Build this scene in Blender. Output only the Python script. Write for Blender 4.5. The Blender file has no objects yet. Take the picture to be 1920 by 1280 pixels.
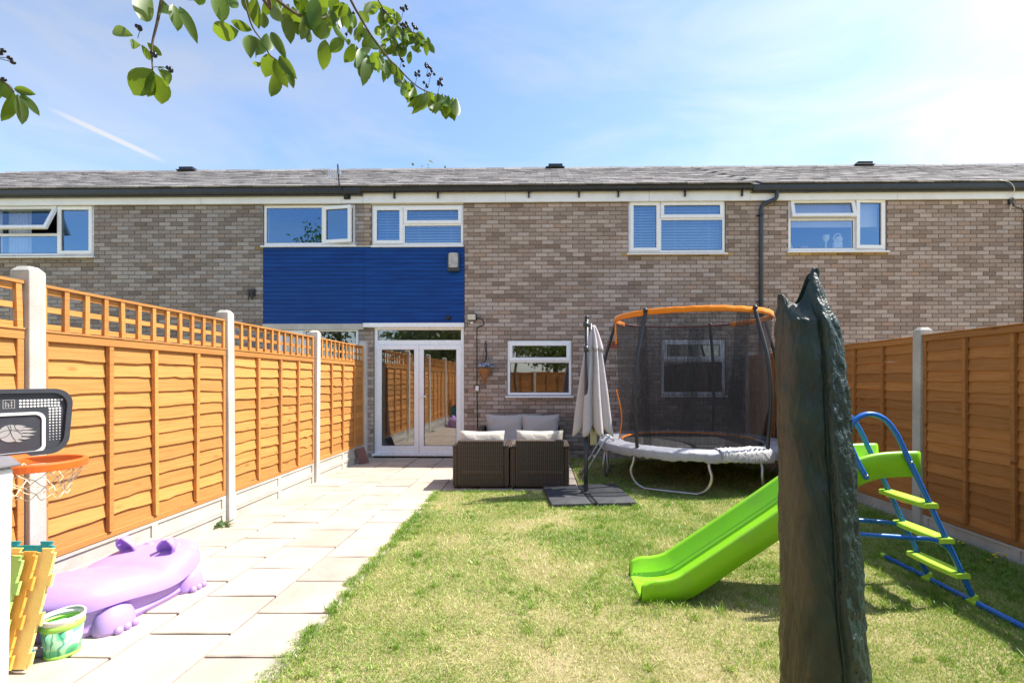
import bpy, bmesh, math, random
import numpy as np
from mathutils import Vector, Matrix, Quaternion, noise as mnoise

random.seed(7)
RNG = np.random.default_rng(11)
SC = bpy.context.scene
COL = SC.collection

# ------------------------------------------------------------------ camera
CAM_H = 1.44
FPX = 900.0                      # focal length in photo pixels (1920 wide)
VPU, VPV = 1010.0, 712.0         # where the level view axis meets the photo
cd = bpy.data.cameras.new('camera')
cam = bpy.data.objects.new('camera', cd)
COL.objects.link(cam)
cam.location = (0, 0, CAM_H)
cam.rotation_euler = (math.radians(90), 0, 0)
cd.sensor_width = 36
cd.lens = FPX / 1920 * 36
cd.shift_x = -(VPU - 960) / 1920
cd.shift_y = (VPV - 640) / 1920
cd.clip_start = 0.02
cd.clip_end = 2000
SC.camera = cam

# ------------------------------------------------------------------ sun, sky, exposure
SUN = Vector((0.66, 0.165, 1.0)).normalized()      # direction towards the sun
sl = bpy.data.lights.new('sun', 'SUN')
sl.energy = 4.4
sl.angle = math.radians(0.53)
sl.color = (1.0, 0.945, 0.86)
so = bpy.data.objects.new('sun', sl)
COL.objects.link(so)
so.rotation_euler = SUN.to_track_quat('Z', 'Y').to_euler()
so.location = (6, 2, 12)

SC.view_settings.view_transform = 'Standard'
SC.view_settings.look = 'None'
SC.view_settings.gamma = 1
SC.view_settings.exposure = 1.08

world = bpy.data.worlds.new('World')
SC.world = world
world.use_nodes = True
wn, wl = world.node_tree.nodes, world.node_tree.links
wn.clear()
w_out = wn.new('ShaderNodeOutputWorld')
w_bg = wn.new('ShaderNodeBackground')
w_bg.inputs['Strength'].default_value = 0.14
sky = wn.new('ShaderNodeTexSky')
sky.sky_type = 'NISHITA'
sky.sun_disc = False
sky.sun_elevation = math.asin(SUN.z)
sky.sun_rotation = math.atan2(SUN.x, SUN.y)
sky.altitude = 50
sky.air_density = 1.0
sky.dust_density = 1.0
sky.ozone_density = 3.2
w_tc = wn.new('ShaderNodeTexCoord')
# thin cirrus, the same all round the sky
w_map = wn.new('ShaderNodeMapping')
w_map.inputs['Scale'].default_value = (1.1, 2.2, 5.0)
w_map.inputs['Rotation'].default_value = (0.2, 0.25, 0.5)
w_noise = wn.new('ShaderNodeTexNoise')
w_noise.inputs['Scale'].default_value = 1.6
w_noise.inputs['Detail'].default_value = 8
w_noise.inputs['Roughness'].default_value = 0.55
w_noise.inputs['Distortion'].default_value = 0.6
w_ramp = wn.new('ShaderNodeMapRange')
w_ramp.inputs['From Min'].default_value = 0.36
w_ramp.inputs['From Max'].default_value = 0.78
w_ramp.inputs['To Max'].default_value = 0.62
wl.new(w_tc.outputs['Generated'], w_map.inputs['Vector'])
wl.new(w_map.outputs['Vector'], w_noise.inputs['Vector'])
wl.new(w_noise.outputs['Fac'], w_ramp.inputs['Value'])
# one contrail: a narrow band on a great circle, with a soft head and tail
d1 = Vector((-1.039, 1, 0.574)).normalized()
d2 = Vector((-0.770, 1, 0.450)).normalized()
nrm = d1.cross(d2).normalized()
mid = (d1 + d2).normalized()
w_dot = wn.new('ShaderNodeVectorMath'); w_dot.operation = 'DOT_PRODUCT'
w_dot.inputs[1].default_value = nrm
w_abs = wn.new('ShaderNodeMath'); w_abs.operation = 'ABSOLUTE'
w_band = wn.new('ShaderNodeMapRange'); w_band.interpolation_type = 'SMOOTHSTEP'
w_band.inputs['From Min'].default_value = 0.0065
w_band.inputs['From Max'].default_value = 0.0012
w_dot2 = wn.new('ShaderNodeVectorMath'); w_dot2.operation = 'DOT_PRODUCT'
w_dot2.inputs[1].default_value = mid
w_len = wn.new('ShaderNodeMapRange'); w_len.interpolation_type = 'SMOOTHSTEP'
w_len.inputs['From Min'].default_value = d1.dot(mid) - 0.001
w_len.inputs['From Max'].default_value = 1.0
w_len.inputs['To Max'].default_value = 0.85
w_mul = wn.new('ShaderNodeMath'); w_mul.operation = 'MULTIPLY'
w_max = wn.new('ShaderNodeMath'); w_max.operation = 'MAXIMUM'
wl.new(w_tc.outputs['Generated'], w_dot.inputs[0])
wl.new(w_dot.outputs['Value'], w_abs.inputs[0])
wl.new(w_abs.outputs[0], w_band.inputs['Value'])
wl.new(w_tc.outputs['Generated'], w_dot2.inputs[0])
wl.new(w_dot2.outputs['Value'], w_len.inputs['Value'])
wl.new(w_band.outputs['Result'], w_mul.inputs[0])
wl.new(w_len.outputs['Result'], w_mul.inputs[1])
wl.new(w_mul.outputs[0], w_max.inputs[0])
wl.new(w_ramp.outputs['Result'], w_max.inputs[1])
w_bw = wn.new('ShaderNodeRGBToBW')
w_cl = wn.new('ShaderNodeVectorMath'); w_cl.operation = 'SCALE'
w_cl.inputs['Scale'].default_value = 1.45
w_comb = wn.new('ShaderNodeCombineColor')
w_mix = wn.new('ShaderNodeMix'); w_mix.data_type = 'RGBA'
wl.new(sky.outputs['Color'], w_bw.inputs['Color'])
for k in range(3):
    wl.new(w_bw.outputs['Val'], w_comb.inputs[k])
wl.new(w_comb.outputs['Color'], w_cl.inputs[0])
wl.new(w_max.outputs[0], w_mix.inputs['Factor'])
wl.new(sky.outputs['Color'], w_mix.inputs['A'])
wl.new(w_cl.outputs['Vector'], w_mix.inputs['B'])
wl.new(w_mix.outputs['Result'], w_bg.inputs['Color'])
wl.new(w_bg.outputs['Background'], w_out.inputs['Surface'])


# ------------------------------------------------------------------ helpers
def at(u, v, y):
    """A place seen at photo pixel (u, v), y metres in front of the camera."""
    return Vector(((u - VPU) / FPX * y, y, CAM_H - (v - VPV) / FPX * y))


class MB:
    """Collects shapes and links them as one mesh object."""
    def __init__(self):
        self.v, self.f, self.mi, self.tone = [], [], [], []

    def _add(self, vs, fs, mi=0, tone=None):
        o = len(self.v)
        self.v.extend([tuple(p) for p in vs])
        for f in fs:
            self.f.append(tuple(i + o for i in f))
            self.mi.append(mi)
            self.tone.append(tone)

    def box(self, x0, x1, y0, y1, z0, z1, mi=0, tone=None, M=None, open_back=False):
        vs = [(x0, y0, z0), (x1, y0, z0), (x1, y1, z0), (x0, y1, z0), (x0, y0, z1), (x1, y0, z1), (x1, y1, z1), (x0, y1, z1)]
        if M is not None:
            vs = [M @ Vector(p) for p in vs]
        fs = [(0, 3, 2, 1), (4, 5, 6, 7), (0, 1, 5, 4), (1, 2, 6, 5), (3, 0, 4, 7)]
        if not open_back:
            fs.append((2, 3, 7, 6))
        self._add(vs, fs, mi, tone)
        return self

    def hexa(self, vs, mi=0, tone=None):
        self._add(vs, [(0, 3, 2, 1), (4, 5, 6, 7), (0, 1, 5, 4), (1, 2, 6, 5), (2, 3, 7, 6), (3, 0, 4, 7)], mi, tone)
        return self

    def prism(self, poly, h0, h1, M=None, mi=0):
        """Extrude a 2-D outline (x, y) from z=h0 to z=h1, placed by M."""
        n = len(poly)
        vs = [(p[0], p[1], h0) for p in poly] + [(p[0], p[1], h1) for p in poly]
        if M is not None:
            vs = [M @ Vector(p) for p in vs]
        fs = [tuple(range(n - 1, -1, -1)), tuple(range(n, 2 * n))]
        fs += [(i, (i + 1) % n, n + (i + 1) % n, n + i) for i in range(n)]
        self._add(vs, fs, mi)
        return self

    def tube(self, pts, r, n=8, mi=0, cap=True, closed=False):
        pts = [Vector(p) for p in pts]
        m = len(pts)
        rs = r if isinstance(r, (list, tuple)) else [r] * m
        vs, prev = [], None
        for i, p in enumerate(pts):
            if closed:
                t = (pts[(i + 1) % m] - pts[i - 1]).normalized()
            else:
                t = (pts[min(i + 1, m - 1)] - pts[max(i - 1, 0)]).normalized()
            if prev is None:
                a = Vector((0, 0, 1)) if abs(t.z) < 0.9 else Vector((1, 0, 0))
                nx = t.cross(a).normalized()
            else:
                nx = (prev - t * prev.dot(t)).normalized()
            prev = nx
            ny = t.cross(nx)
            for k in range(n):
                a = 2 * math.pi * k / n
                vs.append(p + (nx * math.cos(a) + ny * math.sin(a)) * rs[i])
        fs = []
        for i in range(m if closed else m - 1):
            j = (i + 1) % m
            for k in range(n):
                l = (k + 1) % n
                fs.append((i * n + k, i * n + l, j * n + l, j * n + k))
        if cap and not closed:
            fs.append(tuple(range(n - 1, -1, -1)))
            fs.append(tuple((m - 1) * n + k for k in range(n)))
        self._add(vs, fs, mi)
        return self

    def rings(self, rings, mi=0, cap0=True, cap1=True, M=None):
        """Loft closed rings (lists of equal length)."""
        n = len(rings[0])
        vs = [p for r in rings for p in r]
        if M is not None:
            vs = [M @ Vector(p) for p in vs]
        fs = []
        for i in range(len(rings) - 1):
            for k in range(n):
                l = (k + 1) % n
                fs.append((i * n + k, i * n + l, (i + 1) * n + l, (i + 1) * n + k))
        if cap0:
            fs.append(tuple(range(n - 1, -1, -1)))
        if cap1:
            fs.append(tuple((len(rings) - 1) * n + k for k in range(n)))
        self._add(vs, fs, mi)
        return self

    def lathe(self, prof, n=24, M=None, mi=0, cap0=True, cap1=True):
        rs = [[(r * math.cos(2 * math.pi * k / n), r * math.sin(2 * math.pi * k / n), z) for k in range(n)] for r, z in prof]
        return self.rings(rs, mi, cap0, cap1, M)

    def ball(self, c, r, n=8, m=6, mi=0):
        rx, ry, rz = r if isinstance(r, (tuple, list)) else (r, r, r)
        rs = []
        for i in range(m + 1):
            a = -math.pi / 2 + math.pi * (0.04 + 0.92 * i / m)
            rs.append([(c[0] + rx * math.cos(a) * math.cos(2 * math.pi * k / n), c[1] + ry * math.cos(a) * math.sin(2 * math.pi * k / n), c[2] + rz * math.sin(a)) for k in range(n)])
        return self.rings(rs, mi)

    def grid(self, fn, nu, nv, mi=0, closed_u=False):
        vs = [fn(i / (nu - (0 if closed_u else 1)), j / (nv - 1)) for j in range(nv) for i in range(nu)]
        fs = []
        for j in range(nv - 1):
            for i in range(nu if closed_u else nu - 1):
                k = (i + 1) % nu
                fs.append((j * nu + i, j * nu + k, (j + 1) * nu + k, (j + 1) * nu + i))
        self._add(vs, fs, mi)
        return self

    def mesh(self, name, mats, smooth=False):
        me = bpy.data.meshes.new(name)
        me.from_pydata(self.v, [], self.f)
        mats = mats if isinstance(mats, (list, tuple)) else [mats]
        for m in mats:
            me.materials.append(m)
        if len(mats) > 1:
            me.polygons.foreach_set('material_index', self.mi)
        if any(t is not None for t in self.tone):
            at_ = me.attributes.new('tone', 'FLOAT_COLOR', 'FACE')
            arr = []
            for t in self.tone:
                arr.extend((t[0], t[1], t[2], 1.0) if t is not None else (0.3, 0.3, 0.3, 1))
            at_.data.foreach_set('color', arr)
        if smooth:
            me.polygons.foreach_set('use_smooth', [True] * len(me.polygons))
        me.update()
        return me

    def build(self, name, mats, parent=None, loc=(0, 0, 0), rot=(0, 0, 0), smooth=False, bevel=0, seg=2, solid=0, sub=0):
        o = bpy.data.objects.new(name, self.mesh(name, mats, smooth))
        COL.objects.link(o)
        o.parent = parent
        o.location = loc
        o.rotation_euler = rot
        if solid:
            m = o.modifiers.new('solid', 'SOLIDIFY'); m.thickness = solid; m.offset = 0
        if sub:
            m = o.modifiers.new('sub', 'SUBSURF'); m.levels = sub; m.render_levels = sub
        if bevel:
            m = o.modifiers.new('bevel', 'BEVEL'); m.width = bevel; m.segments = seg; m.limit_method = 'ANGLE'
            m.angle_limit = math.radians(40); m.harden_normals = False
        return o


def place(name, me, parent=None, loc=(0, 0, 0), rot=(0, 0, 0), scale=None):
    o = bpy.data.objects.new(name, me)
    COL.objects.link(o)
    o.parent = parent
    o.location = loc
    o.rotation_euler = rot
    if scale:
        o.scale = scale
    return o


def thing(name, label, cat, loc=(0, 0, 0), rot=(0, 0, 0), group=None):
    o = bpy.data.objects.new(name, None)
    o.empty_display_size = 0.1
    COL.objects.link(o)
    o.location = loc
    o.rotation_euler = rot
    return tag(o, label, cat, group)


def tag(o, label, cat=None, group=None, kind=None):
    o['label'] = label
    if cat:
        o['category'] = cat
    if group:
        o['group'] = group
    if kind:
        o['kind'] = kind
    return o


def smooth_path(pts, n=6, closed=False):
    """Catmull-Rom through the points."""
    pts = [Vector(p) for p in pts]
    m = len(pts)
    out = []
    for i in range(m if closed else m - 1):
        if closed:
            p0, p1, p2, p3 = pts[i - 1], pts[i], pts[(i + 1) % m], pts[(i + 2) % m]
        else:
            p0, p1, p2, p3 = pts[max(i - 1, 0)], pts[i], pts[i + 1], pts[min(i + 2, m - 1)]
        for k in range(n):
            t = k / n
            out.append(0.5 * ((2 * p1) + (-p0 + p2) * t + (2 * p0 - 5 * p1 + 4 * p2 - p3) * t * t + (-p0 + 3 * p1 - 3 * p2 + p3) * t ** 3))
    if not closed:
        out.append(pts[-1])
    return out


def wobble(seed, n=5, f0=1.0):
    """A smooth 1-D random function."""
    r = random.Random(seed)
    ks = [(f0 * (1.7 ** i) * r.uniform(0.7, 1.3), r.uniform(0, 6.3), 1 / (1.4 ** i)) for i in range(n)]
    s = sum(k[2] for k in ks)
    return lambda x: sum(a * math.sin(f * x + p) for f, p, a in ks) / s * 1.6


# ------------------------------------------------------------------ materials
def sock(node, name):
    return node.inputs[name]


class Nodes:
    def __init__(self, name):
        self.m = bpy.data.materials.new(name)
        self.m.use_nodes = True
        self.n, self.l = self.m.node_tree.nodes, self.m.node_tree.links
        self.n.clear()
        self.out = self.n.new('ShaderNodeOutputMaterial')

    def add(self, t, **kw):
        nd = self.n.new('ShaderNode' + t)
        for k, v in kw.items():
            if k in nd.inputs:
                nd.inputs[k].default_value = v
            else:
                setattr(nd, k, v)
        return nd

    def link(self, a, b):
        self.l.new(a, b)

    def coords(self, scale=(1, 1, 1), kind='Object', rot=(0, 0, 0)):
        tc = self.add('TexCoord')
        mp = self.add('Mapping')
        mp.inputs['Scale'].default_value = scale
        mp.inputs['Rotation'].default_value = rot
        self.link(tc.outputs[kind], mp.inputs['Vector'])
        return mp.outputs['Vector']

    def noise(self, vec, scale=5, detail=4, rough=0.55, dist=0):
        n = self.add('TexNoise')
        n.inputs['Scale'].default_value = scale
        n.inputs['Detail'].default_value = detail
        n.inputs['Roughness'].default_value = rough
        n.inputs['Distortion'].default_value = dist
        self.link(vec, n.inputs['Vector'])
        return n.outputs['Fac']

    def ramp(self, fac, stops):
        r = self.add('ValToRGB')
        e = r.color_ramp.elements
        while len(e) < len(stops):
            e.new(0.5)
        for el, (p, c) in zip(e, stops):
            el.position = p
            el.color = (*c, 1) if len(c) == 3 else c
        self.link(fac, r.inputs['Fac'])
        return r.outputs['Color']

    def remap(self, fac, a, b, c=0.0, d=1.0):
        r = self.add('MapRange')
        r.inputs['From Min'].default_value = a
        r.inputs['From Max'].default_value = b
        r.inputs['To Min'].default_value = c
        r.inputs['To Max'].default_value = d
        self.link(fac, r.inputs['Value'])
        return r.outputs['Result']

    def mix(self, fac, a, b, blend='MIX'):
        m = self.add('Mix')
        m.data_type = 'RGBA'
        m.blend_type = blend
        for s, v in (('Factor', fac), ('A', a), ('B', b)):
            i = [q for q in m.inputs if q.name == s and q.enabled][0]
            if hasattr(v, 'node'):
                self.link(v, i)
            elif isinstance(v, (int, float)):
                i.default_value = v
            else:
                i.default_value = (*v, 1) if len(v) == 3 else v
        return [q for q in m.outputs if q.enabled][0]

    def math(self, op, a, b=0.0):
        m = self.add('Math')
        m.operation = op
        for k, v in enumerate((a, b)):
            if hasattr(v, 'node'):
                self.link(v, m.inputs[k])
            else:
                m.inputs[k].default_value = v
        return m.outputs[0]

    def bump(self, h, strength=0.3, dist=0.01):
        b = self.add('Bump')
        b.inputs['Strength'].default_value = strength
        b.inputs['Distance'].default_value = dist
        self.link(h, b.inputs['Height'])
        return b.outputs['Normal']

    def pbr(self, color, rough=0.6, metal=0.0, normal=None, spec=0.5, coat=0.0, sheen=0.0):
        p = self.add('BsdfPrincipled')
        for s, v in (('Base Color', color), ('Roughness', rough), ('Metallic', metal), ('Specular IOR Level', spec), ('Coat Weight', coat), ('Sheen Weight', sheen)):
            if hasattr(v, 'node'):
                self.link(v, p.inputs[s])
            elif isinstance(v, (int, float)):
                p.inputs[s].default_value = v
            else:
                p.inputs[s].default_value = (*v, 1)
        if normal is not None:
            self.link(normal, p.inputs['Normal'])
        self.link(p.outputs[0], self.out.inputs['Surface'])
        return p


def simple(name, col, rough=0.55, metal=0.0, var=0.12, vs=6.0, bump=0.0, bs=80.0, spec=0.5, coat=0.0, dirt=None, dirt_amt=0.35, ds=3.0):
    """A plain painted / plastic / metal surface with slight unevenness of colour, gloss and relief."""
    N = Nodes(name)
    c = N.coords()
    n1 = N.noise(c, vs, 5)
    lo = tuple(max(0, x * (1 - var)) for x in col)
    hi = tuple(min(1, x * (1 + var)) for x in col)
    colr = N.ramp(n1, [(0.3, lo), (0.7, hi)])
    if dirt is not None:
        n2 = N.noise(c, ds, 8, 0.65)
        colr = N.mix(N.remap(n2, 0.5, 0.75, 0, dirt_amt), colr, dirt)
    rg = N.remap(N.noise(c, vs * 3, 3), 0.3, 0.7, max(0.03, rough - 0.07), min(1, rough + 0.09))
    nm = N.bump(N.noise(c, bs, 4), bump, 0.004) if bump else None
    N.pbr(colr, rg, metal, nm, spec, coat)
    return N.m


def mat_brick():
    N = Nodes('brick')
    a = N.add('Attribute'); a.attribute_name = 'tone'
    tc = N.add('NewGeometry')
    n1 = N.noise(tc.outputs['Position'], 38, 5, 0.65)
    n2 = N.noise(tc.outputs['Position'], 0.9, 5, 0.6)
    c = N.mix(0.55, a.outputs['Color'], N.ramp(n1, [(0.25, (0.6, 0.58, 0.57)), (0.5, (1.0, 1.0, 1.0)), (0.75, (1.25, 1.24, 1.23))]), 'MULTIPLY')
    c = N.mix(N.remap(n2, 0.48, 0.75, 0, 0.30), c, (0.17, 0.14, 0.115))
    N.pbr(c, 0.9, 0, N.bump(n1, 0.5, 0.006), 0.25)
    return N.m


def mat_mortar():
    N = Nodes('mortar')
    tc = N.add('NewGeometry')
    n1 = N.noise(tc.outputs['Position'], 30, 5, 0.65)
    c = N.ramp(n1, [(0.3, (0.15, 0.125, 0.10)), (0.7, (0.23, 0.195, 0.16))])
    N.pbr(c, 0.95, 0, N.bump(n1, 0.6, 0.01), 0.2)
    return N.m


def mat_wood(name, dark, lite, knot, grain=(1.2, 14, 30)):
    """Stained softwood; the grain runs along the piece's own x."""
    N = Nodes(name)
    oi = N.add('ObjectInfo')
    tc = N.add('TexCoord')
    add = N.add('VectorMath'); add.operation = 'ADD'
    mul = N.add('VectorMath'); mul.operation = 'SCALE'; mul.inputs['Scale'].default_value = 37.0
    cmb = N.add('CombineXYZ')
    for k in range(3):
        N.link(oi.outputs['Random'], cmb.inputs[k])
    N.link(cmb.outputs[0], mul.inputs[0])
    N.link(tc.outputs['Object'], add.inputs[0])
    N.link(mul.outputs[0], add.inputs[1])
    mp = N.add('Mapping'); mp.inputs['Scale'].default_value = grain
    N.link(add.outputs[0], mp.inputs['Vector'])
    g = N.noise(mp.outputs['Vector'], 2.2, 8, 0.62, 0.6)
    mp2 = N.add('Mapping'); mp2.inputs['Scale'].default_value = (3.0, 6, 9)
    N.link(add.outputs[0], mp2.inputs['Vector'])
    blot = N.noise(mp2.outputs['Vector'], 0.7, 4)
    c = N.ramp(g, [(0.28, dark), (0.55, lite), (0.8, tuple(min(1, x * 1.12) for x in lite))])
    c = N.mix(N.remap(blot, 0.4, 0.75, 0, 0.35), c, tuple(x * 0.72 for x in lite))
    vor = N.add('TexVoronoi'); vor.inputs['Scale'].default_value = 1.0
    mp3 = N.add('Mapping'); mp3.inputs['Scale'].default_value = (2.6, 7, 7)
    N.link(add.outputs[0], mp3.inputs['Vector'])
    N.link(mp3.outputs['Vector'], vor.inputs['Vector'])
    kn = N.remap(vor.outputs['Distance'], 0.05, 0.15, 1, 0)
    c = N.mix(N.math('MULTIPLY', kn, 0.75), c, knot)
    # every board its own tint
    hv = N.add('HueSaturation')
    N.link(N.remap(oi.outputs['Random'], 0, 1, 0.78, 1.14), hv.inputs['Value'])
    N.link(c, hv.inputs['Color'])
    hgt = N.math('ADD', g, N.math('MULTIPLY', kn, 0.5))
    N.pbr(hv.outputs['Color'], 0.68, 0, N.bump(hgt, 0.55, 0.006), 0.3)
    return N.m


def mat_concrete(name, lo, hi, speck=(0.15, 0.13, 0.11), sp=0.5, sc=1.0, hollow=None):
    N = Nodes(name)
    oi = N.add('ObjectInfo')
    g = N.add('NewGeometry')
    n1 = N.noise(g.outputs['Position'], 3.0 * sc, 6, 0.6)
    n2 = N.noise(g.outputs['Position'], 70 * sc, 3, 0.7)
    c = N.ramp(n1, [(0.3, lo), (0.7, hi)])
    vor = N.add('TexVoronoi'); vor.inputs['Scale'].default_value = 55 * sc
    N.link(g.outputs['Position'], vor.inputs['Vector'])
    pit = N.math('MULTIPLY', N.remap(vor.outputs['Distance'], 0.12, 0.22, 1, 0), N.remap(n2, 0.52, 0.62, 0, 1))
    c = N.mix(N.math('MULTIPLY', pit, sp), c, speck)
    stain = N.noise(g.outputs['Position'], 1.3 * sc, 7, 0.7, 0.5)
    c = N.mix(N.remap(stain, 0.50, 0.74, 0, 0.42), c, tuple(x * 0.55 for x in lo))
    hv = N.add('HueSaturation')
    N.link(N.remap(oi.outputs['Random'], 0, 1, 0.90, 1.08), hv.inputs['Value'])
    N.link(c, hv.inputs['Color'])
    h = N.math('SUBTRACT', n2, N.math('MULTIPLY', pit, 0.8))
    N.pbr(hv.outputs['Color'], 0.9, 0, N.bump(h, 0.35, 0.006), 0.25)
    return N.m


def mat_glass(name, base=0.26, tint=(1, 1, 1)):
    """Double glazing: part mirror in the tint colour, more so at a glancing angle."""
    N = Nodes(name)
    lw = N.add('LayerWeight'); lw.inputs['Blend'].default_value = 0.5
    p = N.math('POWER', lw.outputs['Facing'], 4.0)
    f = N.math('ADD', N.math('MULTIPLY', p, 0.75), base)
    c = N.coords()
    wav = N.bump(N.noise(c, 2.2, 2), 0.02, 0.02)
    tr = N.add('BsdfTransparent'); tr.inputs['Color'].default_value = (0.82, 0.86, 0.86, 1)
    gl = N.add('BsdfGlossy'); gl.inputs['Roughness'].default_value = 0.01; gl.inputs['Color'].default_value = (*tint, 1)
    N.link(wav, gl.inputs['Normal'])
    mx = N.add('MixShader')
    N.link(f, mx.inputs[0]); N.link(tr.outputs[0], mx.inputs[1]); N.link(gl.outputs[0], mx.inputs[2])
    N.link(mx.outputs[0], N.out.inputs['Surface'])
    return N.m


def mat_net(name, col, alpha):
    N = Nodes(name)
    c = N.coords((1, 1, 0.16))
    n = N.noise(c, 34, 7, 0.7)
    tr = N.add('BsdfTransparent')
    df = N.add('BsdfDiffuse'); df.inputs['Color'].default_value = (*col, 1)
    mx = N.add('MixShader')
    N.link(N.remap(n, 0.3, 0.7, alpha - 0.22, alpha + 0.22), mx.inputs[0])
    N.link(tr.outputs[0], mx.inputs[1]); N.link(df.outputs[0], mx.inputs[2])
    N.link(mx.outputs[0], N.out.inputs['Surface'])
    return N.m


def mat_leaf(name, attr=None, lo=(0.035, 0.085, 0.012), hi=(0.10, 0.20, 0.03), trans=0.45):
    N = Nodes(name)
    oi = N.add('ObjectInfo')
    if attr:
        a = N.add('Attribute'); a.attribute_name = attr
        c = a.outputs['Color']
    else:
        g = N.coords((1, 1, 1))
        n = N.noise(g, 40, 3)
        c = N.mix(oi.outputs['Random'], lo, hi)
        c = N.mix(N.remap(n, 0.35, 0.7, 0, 0.5), c, tuple(x * 0.7 for x in lo))
    df = N.add('BsdfPrincipled')
    df.inputs['Roughness'].default_value = 0.42
    N.link(c, df.inputs['Base Color'])
    tl = N.add('BsdfTranslucent')
    tcol = N.mix(0.5, c, (0.35, 0.45, 0.02))
    N.link(tcol, tl.inputs['Color'])
    mx = N.add('MixShader'); mx.inputs[0].default_value = trans
    N.link(df.outputs[0], mx.inputs[1]); N.link(tl.outputs[0], mx.inputs[2])
    N.link(mx.outputs[0], N.out.inputs['Surface'])
    return N.m


def mat_wicker():
    N = Nodes('brown_wicker')
    c = N.coords()
    w1 = N.add('TexWave'); w1.wave_type = 'BANDS'; w1.bands_direction = 'X'
    w1.inputs['Scale'].default_value = 13; w1.inputs['Distortion'].default_value = 0.4
    w2 = N.add('TexWave'); w2.wave_type = 'BANDS'; w2.bands_direction = 'Z'
    w2.inputs['Scale'].default_value = 19; w2.inputs['Distortion'].default_value = 0.6
    w3 = N.add('TexWave'); w3.wave_type = 'BANDS'; w3.bands_direction = 'Y'
    w3.inputs['Scale'].default_value = 30
    for w in (w1, w2, w3):
        N.link(c, w.inputs['Vector'])
    h = N.math('ADD', N.math('MULTIPLY', w1.outputs['Fac'], w2.outputs['Fac']), N.math('MULTIPLY', w3.outputs['Fac'], 0.4))
    col = N.ramp(h, [(0.1, (0.018, 0.012, 0.009)), (0.45, (0.10, 0.068, 0.050)), (1.0, (0.19, 0.135, 0.10))])
    N.pbr(col, 0.45, 0, N.bump(h, 0.8, 0.008), 0.5)
    return N.m


def mat_fabric(name, col, wr=0.5, ws=7.0):
    N = Nodes(name)
    c = N.coords()
    n1 = N.noise(c, ws, 4, 0.5, 0.8)
    n2 = N.noise(c, 300, 2)
    cc = N.mix(N.remap(n1, 0.35, 0.7, 0, 0.3), col, tuple(x * 0.8 for x in col))
    h = N.math('ADD', N.math('MULTIPLY', n1, 1.0), N.math('MULTIPLY', n2, 0.06))
    N.pbr(cc, 0.92, 0, N.bump(h, wr, 0.03), 0.2, 0, 0.15)
    return N.m


def mat_tarp():
    """Woven polyethylene, green, crinkled along its loose flap, one side painted brown and the flap paler for light."""
    N = Nodes('green_tarpaulin')
    tc = N.add('TexCoord')
    sp = N.add('SeparateXYZ'); N.link(tc.outputs['Object'], sp.inputs[0])
    # distance across the bundle, following its lean
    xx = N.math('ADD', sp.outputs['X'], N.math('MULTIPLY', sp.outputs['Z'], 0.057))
    c = N.coords((1.0, 1.0, 0.8))
    crum = N.noise(c, 11, 4, 0.5, 0.5)
    cr1 = N.noise(c, 26, 4, 0.5, 1.2)
    ridge = N.math('ABSOLUTE', N.math('SUBTRACT', cr1, 0.5))
    fine = N.noise(N.coords((1, 1, 1)), 130, 3, 0.6)
    flap = N.remap(xx, 0.0, 0.05, 0.12, 1.0)
    h = N.math('ADD', N.math('MULTIPLY', crum, 0.9), N.math('SUBTRACT', N.math('MULTIPLY', fine, 0.10), N.math('MULTIPLY', N.math('MULTIPLY', ridge, 2.2), flap)))
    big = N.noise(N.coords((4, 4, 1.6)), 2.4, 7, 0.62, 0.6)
    col = N.ramp(crum, [(0.3, (0.006, 0.017, 0.013)), (0.7, (0.014, 0.036, 0.027))])
    col = N.mix(N.math('MULTIPLY', N.remap(xx, 0.0, 0.04, 0, 1), N.remap(cr1, 0.35, 0.6, 0.2, 0.9)), col, (0.026, 0.054, 0.043))  # loose flap painted lighter, standing for sun catching its crinkles
    brown_light = N.math('ADD', N.remap(xx, -0.035, -0.12, -0.25, 0.58), N.remap(big, 0.3, 0.7, -0.30, 0.30))  # brownish light on this side of the cover, put into the colour
    col = N.mix(N.remap(brown_light, 0.05, 0.5, 0, 0.88), col, (0.066, 0.053, 0.031))
    N.pbr(col, N.remap(fine, 0.3, 0.7, 0.36, 0.52), 0, N.bump(h, 0.75, 0.012), 0.45)
    return N.m


def mat_roof_tile():
    N = Nodes('roof_tile')
    oi = N.add('ObjectInfo')
    a = N.add('Attribute'); a.attribute_name = 'tone'
    g = N.add('NewGeometry')
    n1 = N.noise(g.outputs['Position'], 22, 6, 0.7)
    n2 = N.noise(g.outputs['Position'], 3.2, 6, 0.65)
    n3 = N.noise(g.outputs['Position'], 7.5, 4, 0.6)
    c = N.mix(0.8, a.outputs['Color'], N.ramp(n1, [(0.3, (0.45, 0.44, 0.43)), (0.6, (1.0, 1.0, 1.0)), (0.8, (1.3, 1.28, 1.25))]), 'MULTIPLY')
    c = N.mix(N.remap(n3, 0.64, 0.74, 0, 0.6), c, (0.055, 0.045, 0.036))
    c = N.mix(N.remap(n2, 0.64, 0.74, 0, 0.5), c, (0.22, 0.13, 0.07))
    N.pbr(c, 0.88, 0, N.bump(n1, 0.5, 0.01), 0.3)
    return N.m


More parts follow.
